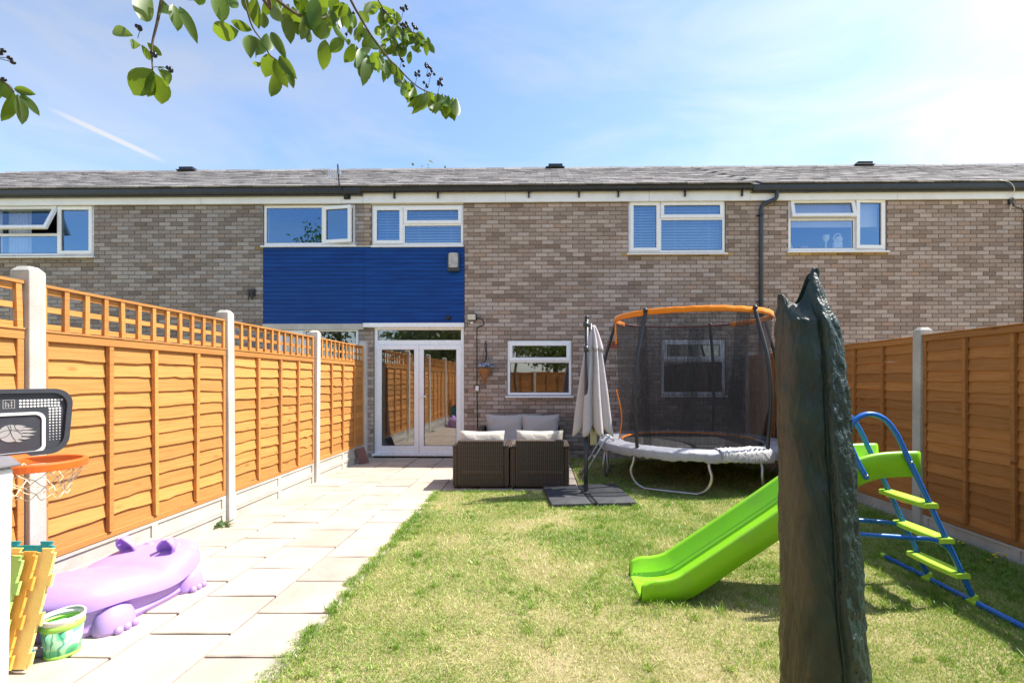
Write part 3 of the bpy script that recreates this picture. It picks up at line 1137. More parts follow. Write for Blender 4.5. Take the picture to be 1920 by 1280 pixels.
def blind(wn_, sm, R, drop=1.0):
    x0, x1, z0, z1 = R[0] - sm + .06, R[1] - sm - .06, R[2] + .05, R[3] - .05
    m = MB()
    z = z1
    k = 0
    while z > z1 - (z1 - z0) * drop:
        Mx = Matrix.Translation(((x0 + x1) / 2, 0.15, z)) @ Matrix.Rotation(math.radians(38) + random.uniform(-.05, .05), 4, 'X')
        m.box(-(x1 - x0) / 2, (x1 - x0) / 2, -0.027, 0.027, -0.0008, 0.0008, M=Mx)
        z -= 0.052
    for fx in (.12, .5, .88):
        x = x0 + (x1 - x0) * fx
        m.box(x - .002, x + .002, 0.121, 0.123, z0, z1)
    o = m.build('venetian_blind', M['blind'], wn_)
    o['kind'] = 'stuff'


w1 = window(hl, sml, W1, [(0, .63, .42, 1, True, 'top', 24), (0, .63, 0, .42, False, None, 0), (.63, 1, 0, 1, True, None, 0)])
w2 = window(hl, sml, W2, [(0, .645, 0, 1, False, None, 0), (.645, 1, 0, 1, True, 'left', 9)], sill=(0.03, 0.03))
w8 = window(hl, sml, W8, [(0, .33, 0, 1, True, None, 0), (.33, 1, 0, 1, False, None, 0)])
w3 = window(hm, smm, W3, [(0, .345, 0, 1, True, None, 0), (.345, 1, .52, 1, True, None, 0), (.345, 1, 0, .52, False, None, 0)], sill=(0.0, 0.03))
w4 = window(hm, smm, W4, [(0, .33, 0, 1, True, None, 0), (.33, 1, .65, 1, True, None, 0), (.33, 1, 0, .65, False, None, 0)])
w5 = window(hr, smr, W5, [(0, .68, .60, 1, True, 'top', 14), (0, .68, 0, .60, False, None, 0), (.68, 1, 0, 1, True, 'right', 3)])
w6 = window(hm, smm, W6, [(0, 1, .62, 1, True, None, 0), (0, 1, 0, .62, False, None, 0)])
w7 = window(hm, smm, W7, [(0, 1, .62, 1, True, None, 0), (0, 1, 0, .62, False, None, 0)])
blind(w3, smm, W3)
blind(w4, smm, W4)
# a pale roller blind behind the right house's window, a curtain edge in the left one
m = MB(); m.box(W5[0] - smr + .06, W5[1] - smr - .06, .16, .165, W5[2] + .62 * (W5[3] - W5[2]) - .12, W5[3] - .05)
m.build('roller_blind', M['blind'], w5)
m = MB()
m.grid(lambda a, b: (W1[0] - sml + .05 + a * .42, .17 + .03 * math.sin(a * 40), W1[2] + .03 + b * (W1[3] - W1[2] - .06)), 40, 2)
m.build('curtain', M['blind'], w1, smooth=True)

# cream strips over the upper windows, white rails over and under the cladding
m = MB()
m.box(TOPL[0] - sml, TOPL[1] - sml, -0.004, 0.06, W2[3] + .002, WALL_TOP + .06)
m.build('head_trim', M['cream'], hl)
m = MB()
m.box(TOPM[0] - smm, TOPM[1] - smm, -0.004, 0.06, W3[3] + .002, WALL_TOP + .06)
m.build('head_trim', M['cream'], hm)
m = MB()
m.box(S_M - smm + .003, fs(871) - smm, -0.075, 0.02, LINT[2] + .02, LINT[3])
m.box(S_M - smm + .08, fs(871) - smm - .002, -0.02, 0.04, DR[3] + .003, LINT[2] + .018)
m.build('drip_rail', M['upvc'], hm, bevel=.004)
m = MB()
m.box(LINL[0] - sml, S_M - sml - .003, -0.03, 0.02, LINL[2] - .01, LINL[3] - .012)
m.build('drip_rail', M['conc'], hl)
for root, sm, a, b in ((hl, sml, fs(494), S_M), (hm, smm, S_M, fs(871))):
    m = MB()
    zt = CL_M[3]
    m.box(a - sm + .002, b - sm - .002, -0.026, 0.0, zt + .004, zt + .024)
    m.build('cladding_rail', M['cream'], root)

# patio doors
x0, x1, z0, z1 = DR[0] - smm, DR[1] - smm, DR[2], DR[3]
zt = fz(785, 645)
f = MB()
f.box(x0 + .003, x0 + .06, .02, .09, z0, z1)
f.box(x1 - .06, x1 - .003, .02, .09, z0, z1)
f.box(x0 + .06, x1 - .06, .021, .089, z1 - .06, z1 - .002)
f.box(x0 + .06, x1 - .06, .021, .089, zt - .01, zt + .075)
f.box(x0 - .02, x1 + .0, -.05, .10, z0 - .004, z0 + .035)
door = f.build('patio_door', M['upvc'], hm, bevel=.006)
th = MB(); th.box(x0, x1, -.015, .10, .0, z0 - .006)
th.build('threshold', M['slate'], door)
gm = MB()
gm._add([(x0 + .06, .06, zt + .07), (x1 - .06, .06, zt + .07), (x1 - .06, .06, z1 - .06), (x0 + .06, .06, z1 - .06)], [(0, 1, 2, 3)])
gm.build('pane', M['glass'], door)
xm = (x0 + x1) / 2
for k, (a, b) in enumerate(((x0 + .055, xm - .002), (xm + .002, x1 - .055))):
    q = MB()
    zb, ztp = z0 + .037, zt - .012
    t = .088
    q.box(a, b, .0, .06, zb, zb + .14)
    q.box(a, b, .0, .06, ztp - t, ztp)
    q.box(a, a + t, .001, .059, zb + .14, ztp - t)
    q.box(b - t, b, .001, .059, zb + .14, ztp - t)
    q.build('door_leaf', M['upvc'], door, bevel=.008)
    gm = MB()
    gm._add([(a + t - .003, .025, zb + .137), (b - t + .003, .025, zb + .137), (b - t + .003, .025, ztp - t + .003), (a + t - .003, .025, ztp - t + .003)], [(0, 1, 2, 3)])
    gm.build('pane', M['glass'], door)
    kk = MB()
    for (a0, a1, b0, b1) in ((a + t, b - t, zb + .14, zb + .148), (a + t, b - t, ztp - t - .008, ztp - t), (a + t, a + t + .008, zb + .148, ztp - t - .008), (b - t - .008, b - t, zb + .148, ztp - t - .008)):
        kk.box(a0, a1, .014, .022, b0, b1)
    kk.build('gasket', M['black'], door)
h = MB()
h.box(xm + .028, xm + .058, -.012, .0, 1.0, 1.2)
h.box(xm + .036, xm + .15, -.05, -.03, 1.13, 1.15)
h.box(xm + .036, xm + .052, -.04, -.01, 1.13, 1.15)
h.build('handle', M['upvc'], door, bevel=.004)

# fascia, gutters, brackets, downpipe
for root, sm, a, b, big in ((hl, sml, S_L, S_M, True), (hm, smm, S_M, S_R, False), (hr, smr, S_R, S_E, True)):
    m = MB()
    k = a
    while k < b - .01:
        e = min(k + 2.6, b)
        m.box(k - sm + .002, e - sm - .002, -0.062, -0.014, 4.665, 4.905)
        k = e
    m.build('fascia', M['fascia'], root, bevel=.003)
    gt = MB()
    if big:
        pr = [(-.062, 4.79), (-.13, 4.79), (-.155, 4.805), (-.165, 4.835), (-.17, 4.905), (-.158, 4.905), (-.15, 4.84), (-.13, 4.81), (-.062, 4.81)]
    else:
        pr = [(-.064, 4.865)] + [(-.118 + .055 * math.cos(t), 4.885 + .06 * math.sin(t)) for t in np.linspace(0, -math.pi, 9)] + [(-.168, 4.885)] + [(-.118 + .050 * math.cos(t), 4.888 + .055 * math.sin(t)) for t in np.linspace(-math.pi, 0, 9)]
    Mx = Matrix(((0, 0, 1, 0), (1, 0, 0, 0), (0, 1, 0, 0), (0, 0, 0, 1)))
    gt.prism(pr, a - sm + .004, b - sm - .004, Mx)
    gt.build('gutter', M['gutter'], root)
    if not big:
        for u in (742, 823, 992, 1085, 1158, 1282, 1388):
            s = fs(u)
            q = MB()
            q.box(s - sm - .014, s - sm + .014, -.10, -.062, 4.735, 4.83)
            q.box(s - sm - .014, s - sm + .014, -.185, -.062, 4.815, 4.835)
            q.build('gutter_bracket', M['gutter'], root)
dp = MB()
sx = fs(1425) - smr
sxt = fs(1450) - smr
pth = [(sxt, -.13, 4.80), (sxt, -.13, 4.72), (sxt - .03, -.12, 4.66), (sx + .05, -.07, 4.60), (sx, -.055, 4.52), (sx, -.05, 4.40), (sx, -.05, .1)]
pth = smooth_path(pth[:6], 4) + [Vector(pth[6])]
dp.tube(pth, .036, 12)
dpo = dp.build('downpipe', M['pipe'], hr, smooth=True)
for z in (4.40, 2.85, 1.4):
    q = MB()
    q.lathe([(.042, -.025), (.042, .025)], 14, Matrix.Translation((sx, -.05, z)))
    q.box(sx - .075, sx - .02, -.03, -.010, z - .012, z + .012)
    q.build('pipe_clip', M['gutter'], dpo)

# air brick
ab = MB()
a = fs(1150) - smm; z = fz(1150, 646)
ab.box(a - .11, a + .11, -.012, -.006, z - .07, z + .07)
abo = ab.build('air_brick', M['terra'], hm)
hb = MB()
for i in range(9):
    for j in range(6):
        hb.box(a - .095 + i * .0225, a - .082 + i * .0225, -.0135, -.011, z - .058 + j * .0205, z - .046 + j * .0205)
hb.build('vent_hole', M['black'], abo)['kind'] = 'stuff'
# flue plate on the left house
m = MB()
a = fs(473) - sml; z = fz(473, 549)
m.box(a - .06, a + .07, -.05, -.004, z - .06, z + .06)
m.box(a - .05, a - .02, -.06, -.045, z - .12, z + .03)
m.box(a + .01, a + .05, -.07, -.045, z - .13, z + .02)
m.build('flue_vent', M['slate'], hl, bevel=.006)
# ridge vents
for root, sm, u in ((hl, sml, 340), (hm, smm, 1036), (hr, smr, 1605)):
    Y = FY + 3.55
    X = (u - VPU) / FPX * Y
    m = MB()
    m.box(X - sm - .17, X - sm + .19, -.12, .12, 6.86, 6.93)
    m.box(X - sm - .24, X - sm + .24, -.14, .14, 6.835, 6.857)
    m.build('ridge_vent', M['gutter'] if root is not hr else M['slate'], root, (FA * 3.55 * 0, 3.55, 0), bevel=.008)

# ------------------------------------------------------------------ fences
BAY, POST = 1.93, 0.10


def waney_board(L, h, seed, amp=0.010):
    f = wobble(seed, 5, 3.2)
    g_ = wobble(seed + 999, 3, 1.2)
    r = random.Random(seed)
    n = 22
    notch = [(r.uniform(0, L), r.uniform(.02, .05), r.uniform(.006, .016)) for _ in range(r.choice((0, 1, 1, 2)))]
    vs, fc = [], []
    for i in range(n + 1):
        x = L * i / n
        zb = -h / 2 + amp * f(x) + sum(-d * math.exp(-((x - c) / w) ** 2) for c, w, d in notch)
        zt = h / 2 + .022
        bow = .003 * g_(x)
        vs += [(x, -.024 + bow, zb), (x, -.006 + bow * .5, zt), (x, .002 + bow * .5, zt), (x, -.012 + bow, zb)]
    for i in range(n):
        o, p = i * 4, i * 4 + 4
        for k in range(4):
            l = (k + 1) % 4
            fc.append((o + k, p + k, p + l, o + l))
    fc += [(0, 1, 2, 3), (n * 4 + 3, n * 4 + 2, n * 4 + 1, n * 4)]
    m = MB()
    m._add(vs, fc)
    return m


def fence(label, x, y0, rotz, nb, mat, gb_h, ptop, trellis, post_h, rows, seed, BAY=1.93):
    """A run of fence along local x; the face seen is local -y."""
    root = thing('garden_fence', label, 'fence', (x, y0, 0), (0, 0, rotz))
    L = BAY - POST
    r = random.Random(seed)
    # posts
    for b in range(nb + 1):
        p = MB()
        hh = post_h + r.uniform(-.015, .015)
        w = POST / 2
        p.box(-w, w, -.06, .06, -.2, hh - .03)
        p._add([(-w, -.06, hh - .03), (w, -.06, hh - .03), (w, .06, hh - .03), (-w, .06, hh - .03), (-w * .55, -.035, hh), (w * .55, -.035, hh), (w * .55, .035, hh), (-w * .55, .035, hh)],
               [(4, 5, 6, 7), (0, 1, 5, 4), (1, 2, 6, 5), (2, 3, 7, 6), (3, 0, 4, 7)])
        p.build('post', M['conc'], root, (b * BAY, 0, 0), (r.uniform(-.006, .006), r.uniform(-.006, .006), 0), bevel=.006)
    # gravel board mesh shared by all bays: a plain board with sunk fields
    ng = 2 if gb_h > .25 else 1
    gh = gb_h / ng
    gbm = MB()
    for k in range(ng):
        z0, z1 = k * gh + .002, (k + 1) * gh - .002
        gbm.box(0, L, -.016, .025, z0, z1)
        e = .032
        gbm.box(0, L, -.028, -.016, z0, z0 + e)
        gbm.box(0, L, -.028, -.016, z1 - e * .7, z1)
        for cx in (0, L / 2 - .03, L - .06):
            gbm.box(cx, cx + .06, -.0275, -.016, z0 + e, z1 - e * .7)
    gme = gbm.mesh('gravel_board', M['conc'])
    for b in range(nb):
        place('gravel_board', gme, root, (b * BAY + POST / 2, 0, -.01))
        dz = r.uniform(-.008, .008)
        X0 = b * BAY + POST / 2
        # frame of the panel, with the boards and battens as its pieces
        fr = MB()
        z0, z1 = gb_h - .008, ptop + dz
        fr.box(0, L, -.030, .022, z1 - .055, z1)
        fr.box(-.0, L + .0, -.036, .026, z1, z1 + .014)
        fr.box(0, L, -.030, .022, z0, z0 + .045)
        fr.box(0.002, .040, -.029, .021, z0 + .045, z1 - .055)
        fr.box(L - .040, L - .002, -.029, .021, z0 + .045, z1 - .055)
        pan = fr.build('fence_panel', mat, root, (X0, 0, 0), bevel=.003, seg=1)
        hb_ = (z1 - .05 - z0 - .04) / rows
        for k in range(rows):
            o = waney_board(L - .05, hb_, seed * 1000 + b * 50 + k).build('board', mat, pan, (.025, .004, z0 + .04 + (k + .5) * hb_), (0, r.uniform(-.006, .006), 0))
        for k in range(3):
            bt = MB()
            bt.box(-.017, .017, -.046, -.018, 0, z1 - .06 - z0 - .05)
            bo = bt.mesh('batten', mat)
            place('batten', bo, pan, (L * (k + 1) / 4 + r.uniform(-.03, .03), 0, z0 + .05), (0, r.uniform(-.012, .012), 0))
        if trellis:
            tz0, tz1 = ptop + .016, trellis
            tr = MB()
            tr.box(0, L, -.028, .014, tz1 - .018, tz1)
            tp = tr.build('trellis', mat, root, (X0, 0, 0), (0, 0, 0))
            sv = MB(); sv.box(-.016, .016, -.024, -.006, 0, tz1 - .02 - tz0)
            svm = sv.mesh('slat', mat)
            sh_ = MB(); sh_.box(0, L, -.005, .012, -.017, .017)
            shm = sh_.mesh('slat', mat)
            for k in range(13):
                place('slat', svm, tp, (.02 + (L - .04) * k / 12, 0, tz0), (0, r.uniform(-.035, .02), 0))
            for z in (tz0 + .022, (tz0 + tz1) / 2 - .01, tz1 - .04):
                place('slat', shm, tp, (0, 0, z), (0, r.uniform(-.003, .003), 0))
    return root


fence('tall amber panel fence with trellis top along the paved path', -3.11, 8.50 - 7 * 1.857, math.pi / 2, 7, M['wood_l'], .315, 1.735, 2.035, 2.13, 12, 5, 1.857)
fence('brown panel fence mirrored in the window above the sofa', 3.78 - .06, 8.62 - 7 * BAY - .1, math.pi, 3, M['wood_r'], .14, 1.80, None, 1.88, 15, 13, 2.2)
fence('brown overlap panel fence without trellis beside the slide', 3.78, 8.60, -math.pi / 2, 7, M['wood_r'], .14, 1.865, None, 1.945, 17, 9)

# ------------------------------------------------------------------ lawn grass
def field(seed, f0, n=5):
    r = np.random.default_rng(seed)
    ks = [(f0 * 1.8 ** i, r.uniform(0, 6.28), r.uniform(0, 6.28), r.uniform(0, 6.28), 0.75 ** i) for i in range(n) for _ in range(3)]
    def fn(x, y):
        s = np.zeros_like(x)
        for f, a, p, q, w in ks:
            s += w * np.sin(f * (x * math.cos(a) + y * math.sin(a)) + p) * np.cos(f * 0.7 * (x * math.sin(a) - y * math.cos(a)) + q)
        return s / 3.0
    return fn


def make_grass():
    fa, fb, fc = field(1, 1.3), field(2, 5.0), field(3, 0.9)
    X, Y, S = [], [], []
    for (y0, y1, dens, sz) in ((0.4, 1.9, 2500, 1.2), (1.9, 2.8, 24000, .85), (2.8, 3.8, 17000, .95), (3.8, 5.0, 11500, 1.1), (5.0, 6.6, 7500, 1.25), (6.6, 8.66, 5000, 1.4)):
        n = int((3.70 + 1.40) * (y1 - y0) * dens)
        X.append(RNG.uniform(-1.36, 3.70, n)); Y.append(RNG.uniform(y0, y1, n)); S.append(np.full(n, sz))
    # tufts: along the path edge, round the things standing on the lawn, and scattered
    tc_ = [(-1.265 + RNG.normal(0, .02), y) for y in RNG.uniform(1.8, 6.0, 130)] + [(RNG.uniform(-1.2, .5), 6.09 + RNG.normal(0, .015)) for _ in range(50)]
    tc_ += [(RNG.uniform(.0, 1.12), 5.28 + RNG.normal(0, .02)) for _ in range(36)] + [(1.1 + RNG.normal(0, .02), RNG.uniform(5.3, 6.3)) for _ in range(22)]
    tc_ += [(RNG.uniform(.7, 2.7), 3.02 + RNG.normal(0, .05)) for _ in range(40)] + [(RNG.uniform(-1.2, 3.6), RNG.uniform(1.9, 7)) for _ in range(420)] + [(RNG.uniform(2.4, 3.66), RNG.uniform(2.2, 6)) for _ in range(240)]
    n_base = len(np.concatenate(X))
    for tx, ty in tc_:
        k = int(RNG.integers(14, 40))
        X.append(tx + RNG.normal(0, .016, k)); Y.append(ty + RNG.normal(0, .016, k)); S.append(np.full(k, RNG.uniform(1.2, 1.9)))
    X, Y, S = map(np.concatenate, (X, Y, S))
    is_tuft = np.arange(len(X)) >= n_base
    bare = fa(X, Y) + 0.6 * fb(X, Y)
    edge = -1.285 + 0.030 * np.sin(Y * 7.0) * np.sin(Y * 2.3 + 1) + 0.03 * np.sin(Y * 23) * np.sin(Y * 5.1) + 0.018 * np.sin(Y * 61 + 2 * np.sin(Y * 9))
    keep = ((X > edge - RNG.uniform(0, .05, len(X))) | is_tuft) & ~((X < PATIO_X1 + .03) & (Y > PATIO_Y0 - .03 + RNG.uniform(-.03, .03, len(X))))
    keep &= (bare < 1.0 + RNG.normal(0, .7, len(X)))
    dtr = np.hypot(X - 2.25, Y - 7.1)
    keep &= (dtr > 1.05) | (RNG.random(len(X)) < .35)
    keep &= (X < 3.55) | (RNG.random(len(X)) < .45)
    X, Y, S, is_tuft = X[keep], Y[keep], S[keep], is_tuft[keep]
    n = len(X)
    dry = np.clip(0.36 + 0.34 * fa(X, Y) + 0.42 * fb(X, Y) + RNG.normal(0, .24, n), 0, 1)
    dry = np.where(is_tuft, dry * .45, dry)
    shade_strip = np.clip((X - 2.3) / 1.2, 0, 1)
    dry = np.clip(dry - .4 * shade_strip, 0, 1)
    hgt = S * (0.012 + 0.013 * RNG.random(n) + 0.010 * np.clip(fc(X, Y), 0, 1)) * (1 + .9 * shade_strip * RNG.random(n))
    tuft = RNG.random(n) < .015
    hgt[tuft] *= 1.9
    wid = S * (0.0022 + 0.0022 * RNG.random(n))
    ang = RNG.uniform(0, 6.283, n)
    lean = RNG.uniform(.2, 1.5, n) * hgt
    la = RNG.uniform(0, 6.283, n)
    z0 = np.where((X < PATH_X1) | ((X < PATIO_X1) & (Y > PATIO_Y0)), .030, LAWN_Z - .002)
    v = np.zeros((n, 5, 3))
    cx, sy = np.cos(ang) * wid / 2, np.sin(ang) * wid / 2
    v[:, 0] = np.stack((X - cx, Y - sy, z0), 1)
    v[:, 1] = np.stack((X + cx, Y + sy, z0), 1)
    mx, my = X + np.cos(la) * lean * .35, Y + np.sin(la) * lean * .35
    v[:, 2] = np.stack((mx + cx * .8, my + sy * .8, z0 + hgt * .6), 1)
    v[:, 3] = np.stack((mx - cx * .8, my - sy * .8, z0 + hgt * .6), 1)
    v[:, 4] = np.stack((X + np.cos(la) * lean, Y + np.sin(la) * lean, z0 + hgt), 1)
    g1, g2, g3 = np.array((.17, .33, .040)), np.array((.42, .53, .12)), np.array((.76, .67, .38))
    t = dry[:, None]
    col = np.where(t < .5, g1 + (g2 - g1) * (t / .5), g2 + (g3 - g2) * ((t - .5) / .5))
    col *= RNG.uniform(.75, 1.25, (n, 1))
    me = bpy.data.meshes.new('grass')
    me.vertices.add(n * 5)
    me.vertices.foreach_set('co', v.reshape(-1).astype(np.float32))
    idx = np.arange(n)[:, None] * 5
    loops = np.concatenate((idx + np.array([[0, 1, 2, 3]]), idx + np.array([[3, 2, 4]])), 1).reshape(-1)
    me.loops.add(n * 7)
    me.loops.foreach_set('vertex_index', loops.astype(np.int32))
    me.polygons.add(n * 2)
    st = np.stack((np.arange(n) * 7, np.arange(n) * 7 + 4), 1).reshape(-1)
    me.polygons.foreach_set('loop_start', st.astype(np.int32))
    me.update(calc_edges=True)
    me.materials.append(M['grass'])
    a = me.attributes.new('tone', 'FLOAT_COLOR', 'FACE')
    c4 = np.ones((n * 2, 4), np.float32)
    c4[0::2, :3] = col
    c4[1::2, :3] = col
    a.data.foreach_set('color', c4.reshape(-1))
    o = bpy.data.objects.new('grass', me)
    COL.objects.link(o)
    tag(o, 'short sun-dried lawn grass between the path and the brown fence', 'grass', kind='stuff')


make_grass()


def rounded(w, h, r, n=6, cx=0, cy=0, taper=0.0):
    out = []
    for sx, sy, a0 in ((1, 1, 0), (-1, 1, 90), (-1, -1, 180), (1, -1, 270)):
        for k in range(n + 1):
            a = math.radians(a0 + 90 * k / n)
            x = sx * (w - r) + r * math.cos(a)
            y = sy * (h - r) + r * math.sin(a)
            x *= 1 - taper * (h - y) / (2 * h)
            out.append((cx + x, cy + y))
    return out


XZ = Matrix(((1, 0, 0, 0), (0, 0, -1, 0), (0, 1, 0, 0), (0, 0, 0, 1)))   # outline (x, y) stands up as (x, z), extruded towards -y

# ------------------------------------------------------------------ trampoline
TC = Vector((2.25, 7.12, LAWN_Z - .004))
tr = thing('trampoline', 'round trampoline with black safety net and orange top ring by the house wall', 'trampoline', TC)
RF, RT, ZF, ZT = 1.29, 1.10, 0.515, 2.325


def circ(R, z, n=72, a0=0, a1=360, closed=True):
    k = n if closed else n + 1
    return [(R * math.sin(math.radians(a0 + (a1 - a0) * i / n)), -R * math.cos(math.radians(a0 + (a1 - a0) * i / n)), z) for i in range(k)]


m = MB(); m.tube(circ(RF, ZF - .02), .021, 10, closed=True)
m.build('frame', M['steel'], tr, smooth=True)
m = MB()
m.lathe([(1.0, ZF - .012), (1.0, ZF - .006)], 64, cap0=True, cap1=True)
matp = m.build('jump_mat', M['netmat'], tr)
# faint maker's line printed on the mat
m = MB()
rr = random.Random(4)
x = -.32
while x < .30:
    w_ = rr.uniform(.012, .03)
    m.box(x, x + w_, -.50, -.475, ZF - .0055, ZF - .0045)
    x += w_ + .008
m.build('printed_line', M['print_g'], matp)
wf = wobble(77, 6, 6)
m = MB()
prof = [(.99, .005), (1.04, .028), (1.15, .036), (1.27, .034), (1.335, .012), (1.345, -.035), (1.34, -.085)]


def padpt(a, b):
    i = b * (len(prof) - 1)
    k = min(int(i), len(prof) - 2)
    r_ = prof[k][0] + (prof[k + 1][0] - prof[k][0]) * (i - k)
    z_ = prof[k][1] + (prof[k + 1][1] - prof[k][1]) * (i - k)
    t = a * 2 * math.pi
    w_ = wf(a * 14) * .006 + wf(a * 50 + b * 3) * .004
    r_ += w_ * 1.2
    z_ += w_ * (1 + (2.2 if b > .9 else 0))
    return (r_ * math.sin(t), -r_ * math.cos(t), ZF + z_)


m.grid(padpt, 160, 19, closed_u=True)
m.build('pad', M['pad'], tr, smooth=True, solid=.012)
m = MB(); m.tube(circ(.995, ZF + .022, 40, 95, 265, closed=False), .018, 8)
m.build('pad_trim', M['orange'], tr, smooth=True)
# a torn white piece of the pad cover, lying over the front rim
m = MB()
wf2 = wobble(5, 6, 9)


def flap(a, b):
    ph = math.radians(-2 + 31 * a)
    i = b * 5
    pr2 = [(1.05, .045), (1.15, .056), (1.27, .058), (1.36, .035), (1.375, -.03), (1.37, -.07 - .05 * a)]
    k = min(int(i), 4)
    r_ = pr2[k][0] + (pr2[k + 1][0] - pr2[k][0]) * (i - k)
    z_ = pr2[k][1] + (pr2[k + 1][1] - pr2[k][1]) * (i - k)
    w_ = wf2(a * 6 + b * 2) * .008 + wf2(a * 19 - b * 4) * .006
    return ((r_ + w_) * math.sin(ph), -(r_ + w_) * math.cos(ph), ZF + z_ + w_ * 1.4)


m.grid(flap, 40, 14)
m.build('torn_pad_cover', M['pad_w'], tr, smooth=True, solid=.006)
# three U-shaped legs
for c in (-29, 43, 115, 187, 259):
    pts = []
    for a, r_, z in ((-21, RF, ZF - .02), (-21, RF + .03, .36), (-22, RF + .055, .24), (-20, RF + .03, .10), (-16, RF - .02, .03), (-12, RF - .04, .022)):
        pts.append((r_ * math.sin(math.radians(c + a)), -r_ * math.cos(math.radians(c + a)), z))
    for a, r_, z in ((12, RF - .04, .022), (16, RF - .02, .03), (20, RF + .03, .10), (22, RF + .055, .24), (21, RF + .03, .36), (21, RF, ZF - .02)):
        pts.append((r_ * math.sin(math.radians(c + a)), -r_ * math.cos(math.radians(c + a)), z))
    m = MB(); m.tube(smooth_path(pts, 5), .019, 10)
    m.build('leg', M['steel'], tr, smooth=True)
PO = (-48, 27, 92, 146, -112)
for k, a in enumerate(PO):
    s_, c_ = math.sin(math.radians(a)), -math.cos(math.radians(a))
    pth = smooth_path([(r_ * s_, r_ * c_, z) for r_, z in ((1.295, .43), (1.315, .7), (1.345, 1.05), (1.345, 1.4), (1.30, 1.72), (1.22, 2.0), (1.12, 2.33))], 5)
    m = MB(); m.tube(pth, .024, 10)
    p = m.build('pole', M['foam'], tr, smooth=True)
    m = MB(); m.ball((RT * 1.02 * s_, RT * 1.02 * c_, ZT + .02), .034, 10, 7)
    m.build('pole_cap', M['black'], p, smooth=True)
wn2 = wobble(8, 5, 8)
m = MB()
m.grid(lambda a, b: ((1.02 + .075 * b + wn2(a * 30 + b) * .010 * (1 - b)) * math.sin(a * 6.2832), -(1.02 + .075 * b + wn2(a * 30 + b) * .010 * (1 - b)) * math.cos(a * 6.2832), ZF + .01 + b * (ZT - ZF - .03)), 120, 12, closed_u=True)
m.build('safety_net', M['net'], tr, smooth=True)
# overlapping folds of the net door
for (a0, a1, lean) in ((14, 26, -7), (150, 163, 9), (-58, -50, 3)):
    m = MB()
    m.grid(lambda a, b, a0=a0, a1=a1, lean=lean: ((1.0 + .07 * b) * math.sin(math.radians(a0 + (a1 - a0) * a + lean * (1 - b))), -(1.0 + .07 * b) * math.cos(math.radians(a0 + (a1 - a0) * a + lean * (1 - b))), ZF + .02 + b * (ZT - ZF - .05)), 6, 8)
    m.build('net_fold', M['net'], tr, smooth=True)
# flat orange sleeve round the top hoop
m = MB()
rg = []
for i in range(97):
    t = math.radians(-128 + 256 * i / 96)
    w_ = wn2(i * .7) * .003
    rg.append([((RT + dr + w_) * math.sin(t), -(RT + dr + w_) * math.cos(t), ZT + dz + w_) for dr, dz in ((-.012, -.042), (.012, -.042), (.018, -.01), (.012, .034), (-.012, .034), (-.018, -.01))])
m.rings(rg)
m.build('top_ring', M['orange'], tr, smooth=True)
m = MB()
m.tube(circ(RT, ZT, 40, 126, 234, closed=False), .016, 8)
m.build('rear_hoop', simple('dark_red_hoop', (.16, .022, .018), .5), tr, smooth=True)
m = MB(); m.tube(smooth_path([(-1.10, .06, ZT - .03), (-1.11, .02, 2.15), (-1.10, .0, 1.95)], 6), .013, 6)
m.build('door_strap', M['orange'], tr, smooth=True)
m = MB(); m.tube(smooth_path([(-1.10, .0, 1.28), (-1.05, -.1, 1.0), (-1.04, -.1, .8), (-1.08, -.12, .56)], 6), .009, 6)
m.build('door_strap', M['orange'], tr, smooth=True)
# short steel ladder hooked on the frame
lad = thing('trampoline_ladder', 'small steel ladder leaning on the left rim of the trampoline', 'ladder', (.60, 7.0, LAWN_Z - .004))
for dy in (-.17, .17):
    pth = smooth_path([(0.0, dy, .0), (.14, dy, .22), (.27, dy, .44), (.36, dy, .575), (.42, dy, .60), (.47, dy, .56)], 4)
    m = MB(); m.tube(pth, .015, 8)
    m.build('rail', M['steel'], lad, smooth=True)
for x_, z_ in ((.075, .12), (.20, .325)):
    m = MB(); m.tube([(x_, -.17, z_), (x_, .17, z_)], .016, 8)
    m.build('rung', M['steel'], lad, smooth=True)

# ------------------------------------------------------------------ parasol
px, py = .575, 5.83
par = thing('parasol', 'closed parasol with grey-lilac canopy on a dark pole beside the wicker chairs', 'parasol', (px, py, LAWN_Z))
m = MB(); m.tube([(0, 0, .05), (0, 0, .75)], .026, 14); m.tube([(0, 0, .74), (.01, 0, 2.17)], .023, 14)
pole = m.build('pole', M['charcoal'], par, smooth=True)
m = MB(); m.lathe([(.031, 1.76), (.031, 1.83)], 14); m.build('collar', M['charcoal'], pole, smooth=True)
m = MB(); m.ball((.01, 0, 2.175), .029, 12, 8); m.build('finial', M['charcoal'], pole, smooth=True)
m = MB(); m.lathe([(.032, 2.06), (.036, 2.09), (.032, 2.12)], 14)
m.build('collar', M['charcoal'], pole, smooth=True)
m = MB(); m.tube([(.03, 0, .84), (.09, -.02, .84), (.09, -.02, .80)], .012, 8); m.lathe([(.045, .78), (.045, .88)], 12)
m.build('crank', M['charcoal'], par, smooth=True)
m = MB(); m.tube([(.065, .13, .62), (.070, .13, 2.12)], .019, 10); m.tube([(.01, .0, 2.09), (.07, .13, 2.11)], .014, 8)
m.build('rib_bundle', M['charcoal'], par, smooth=True)
cx0, cy0 = .105, .15


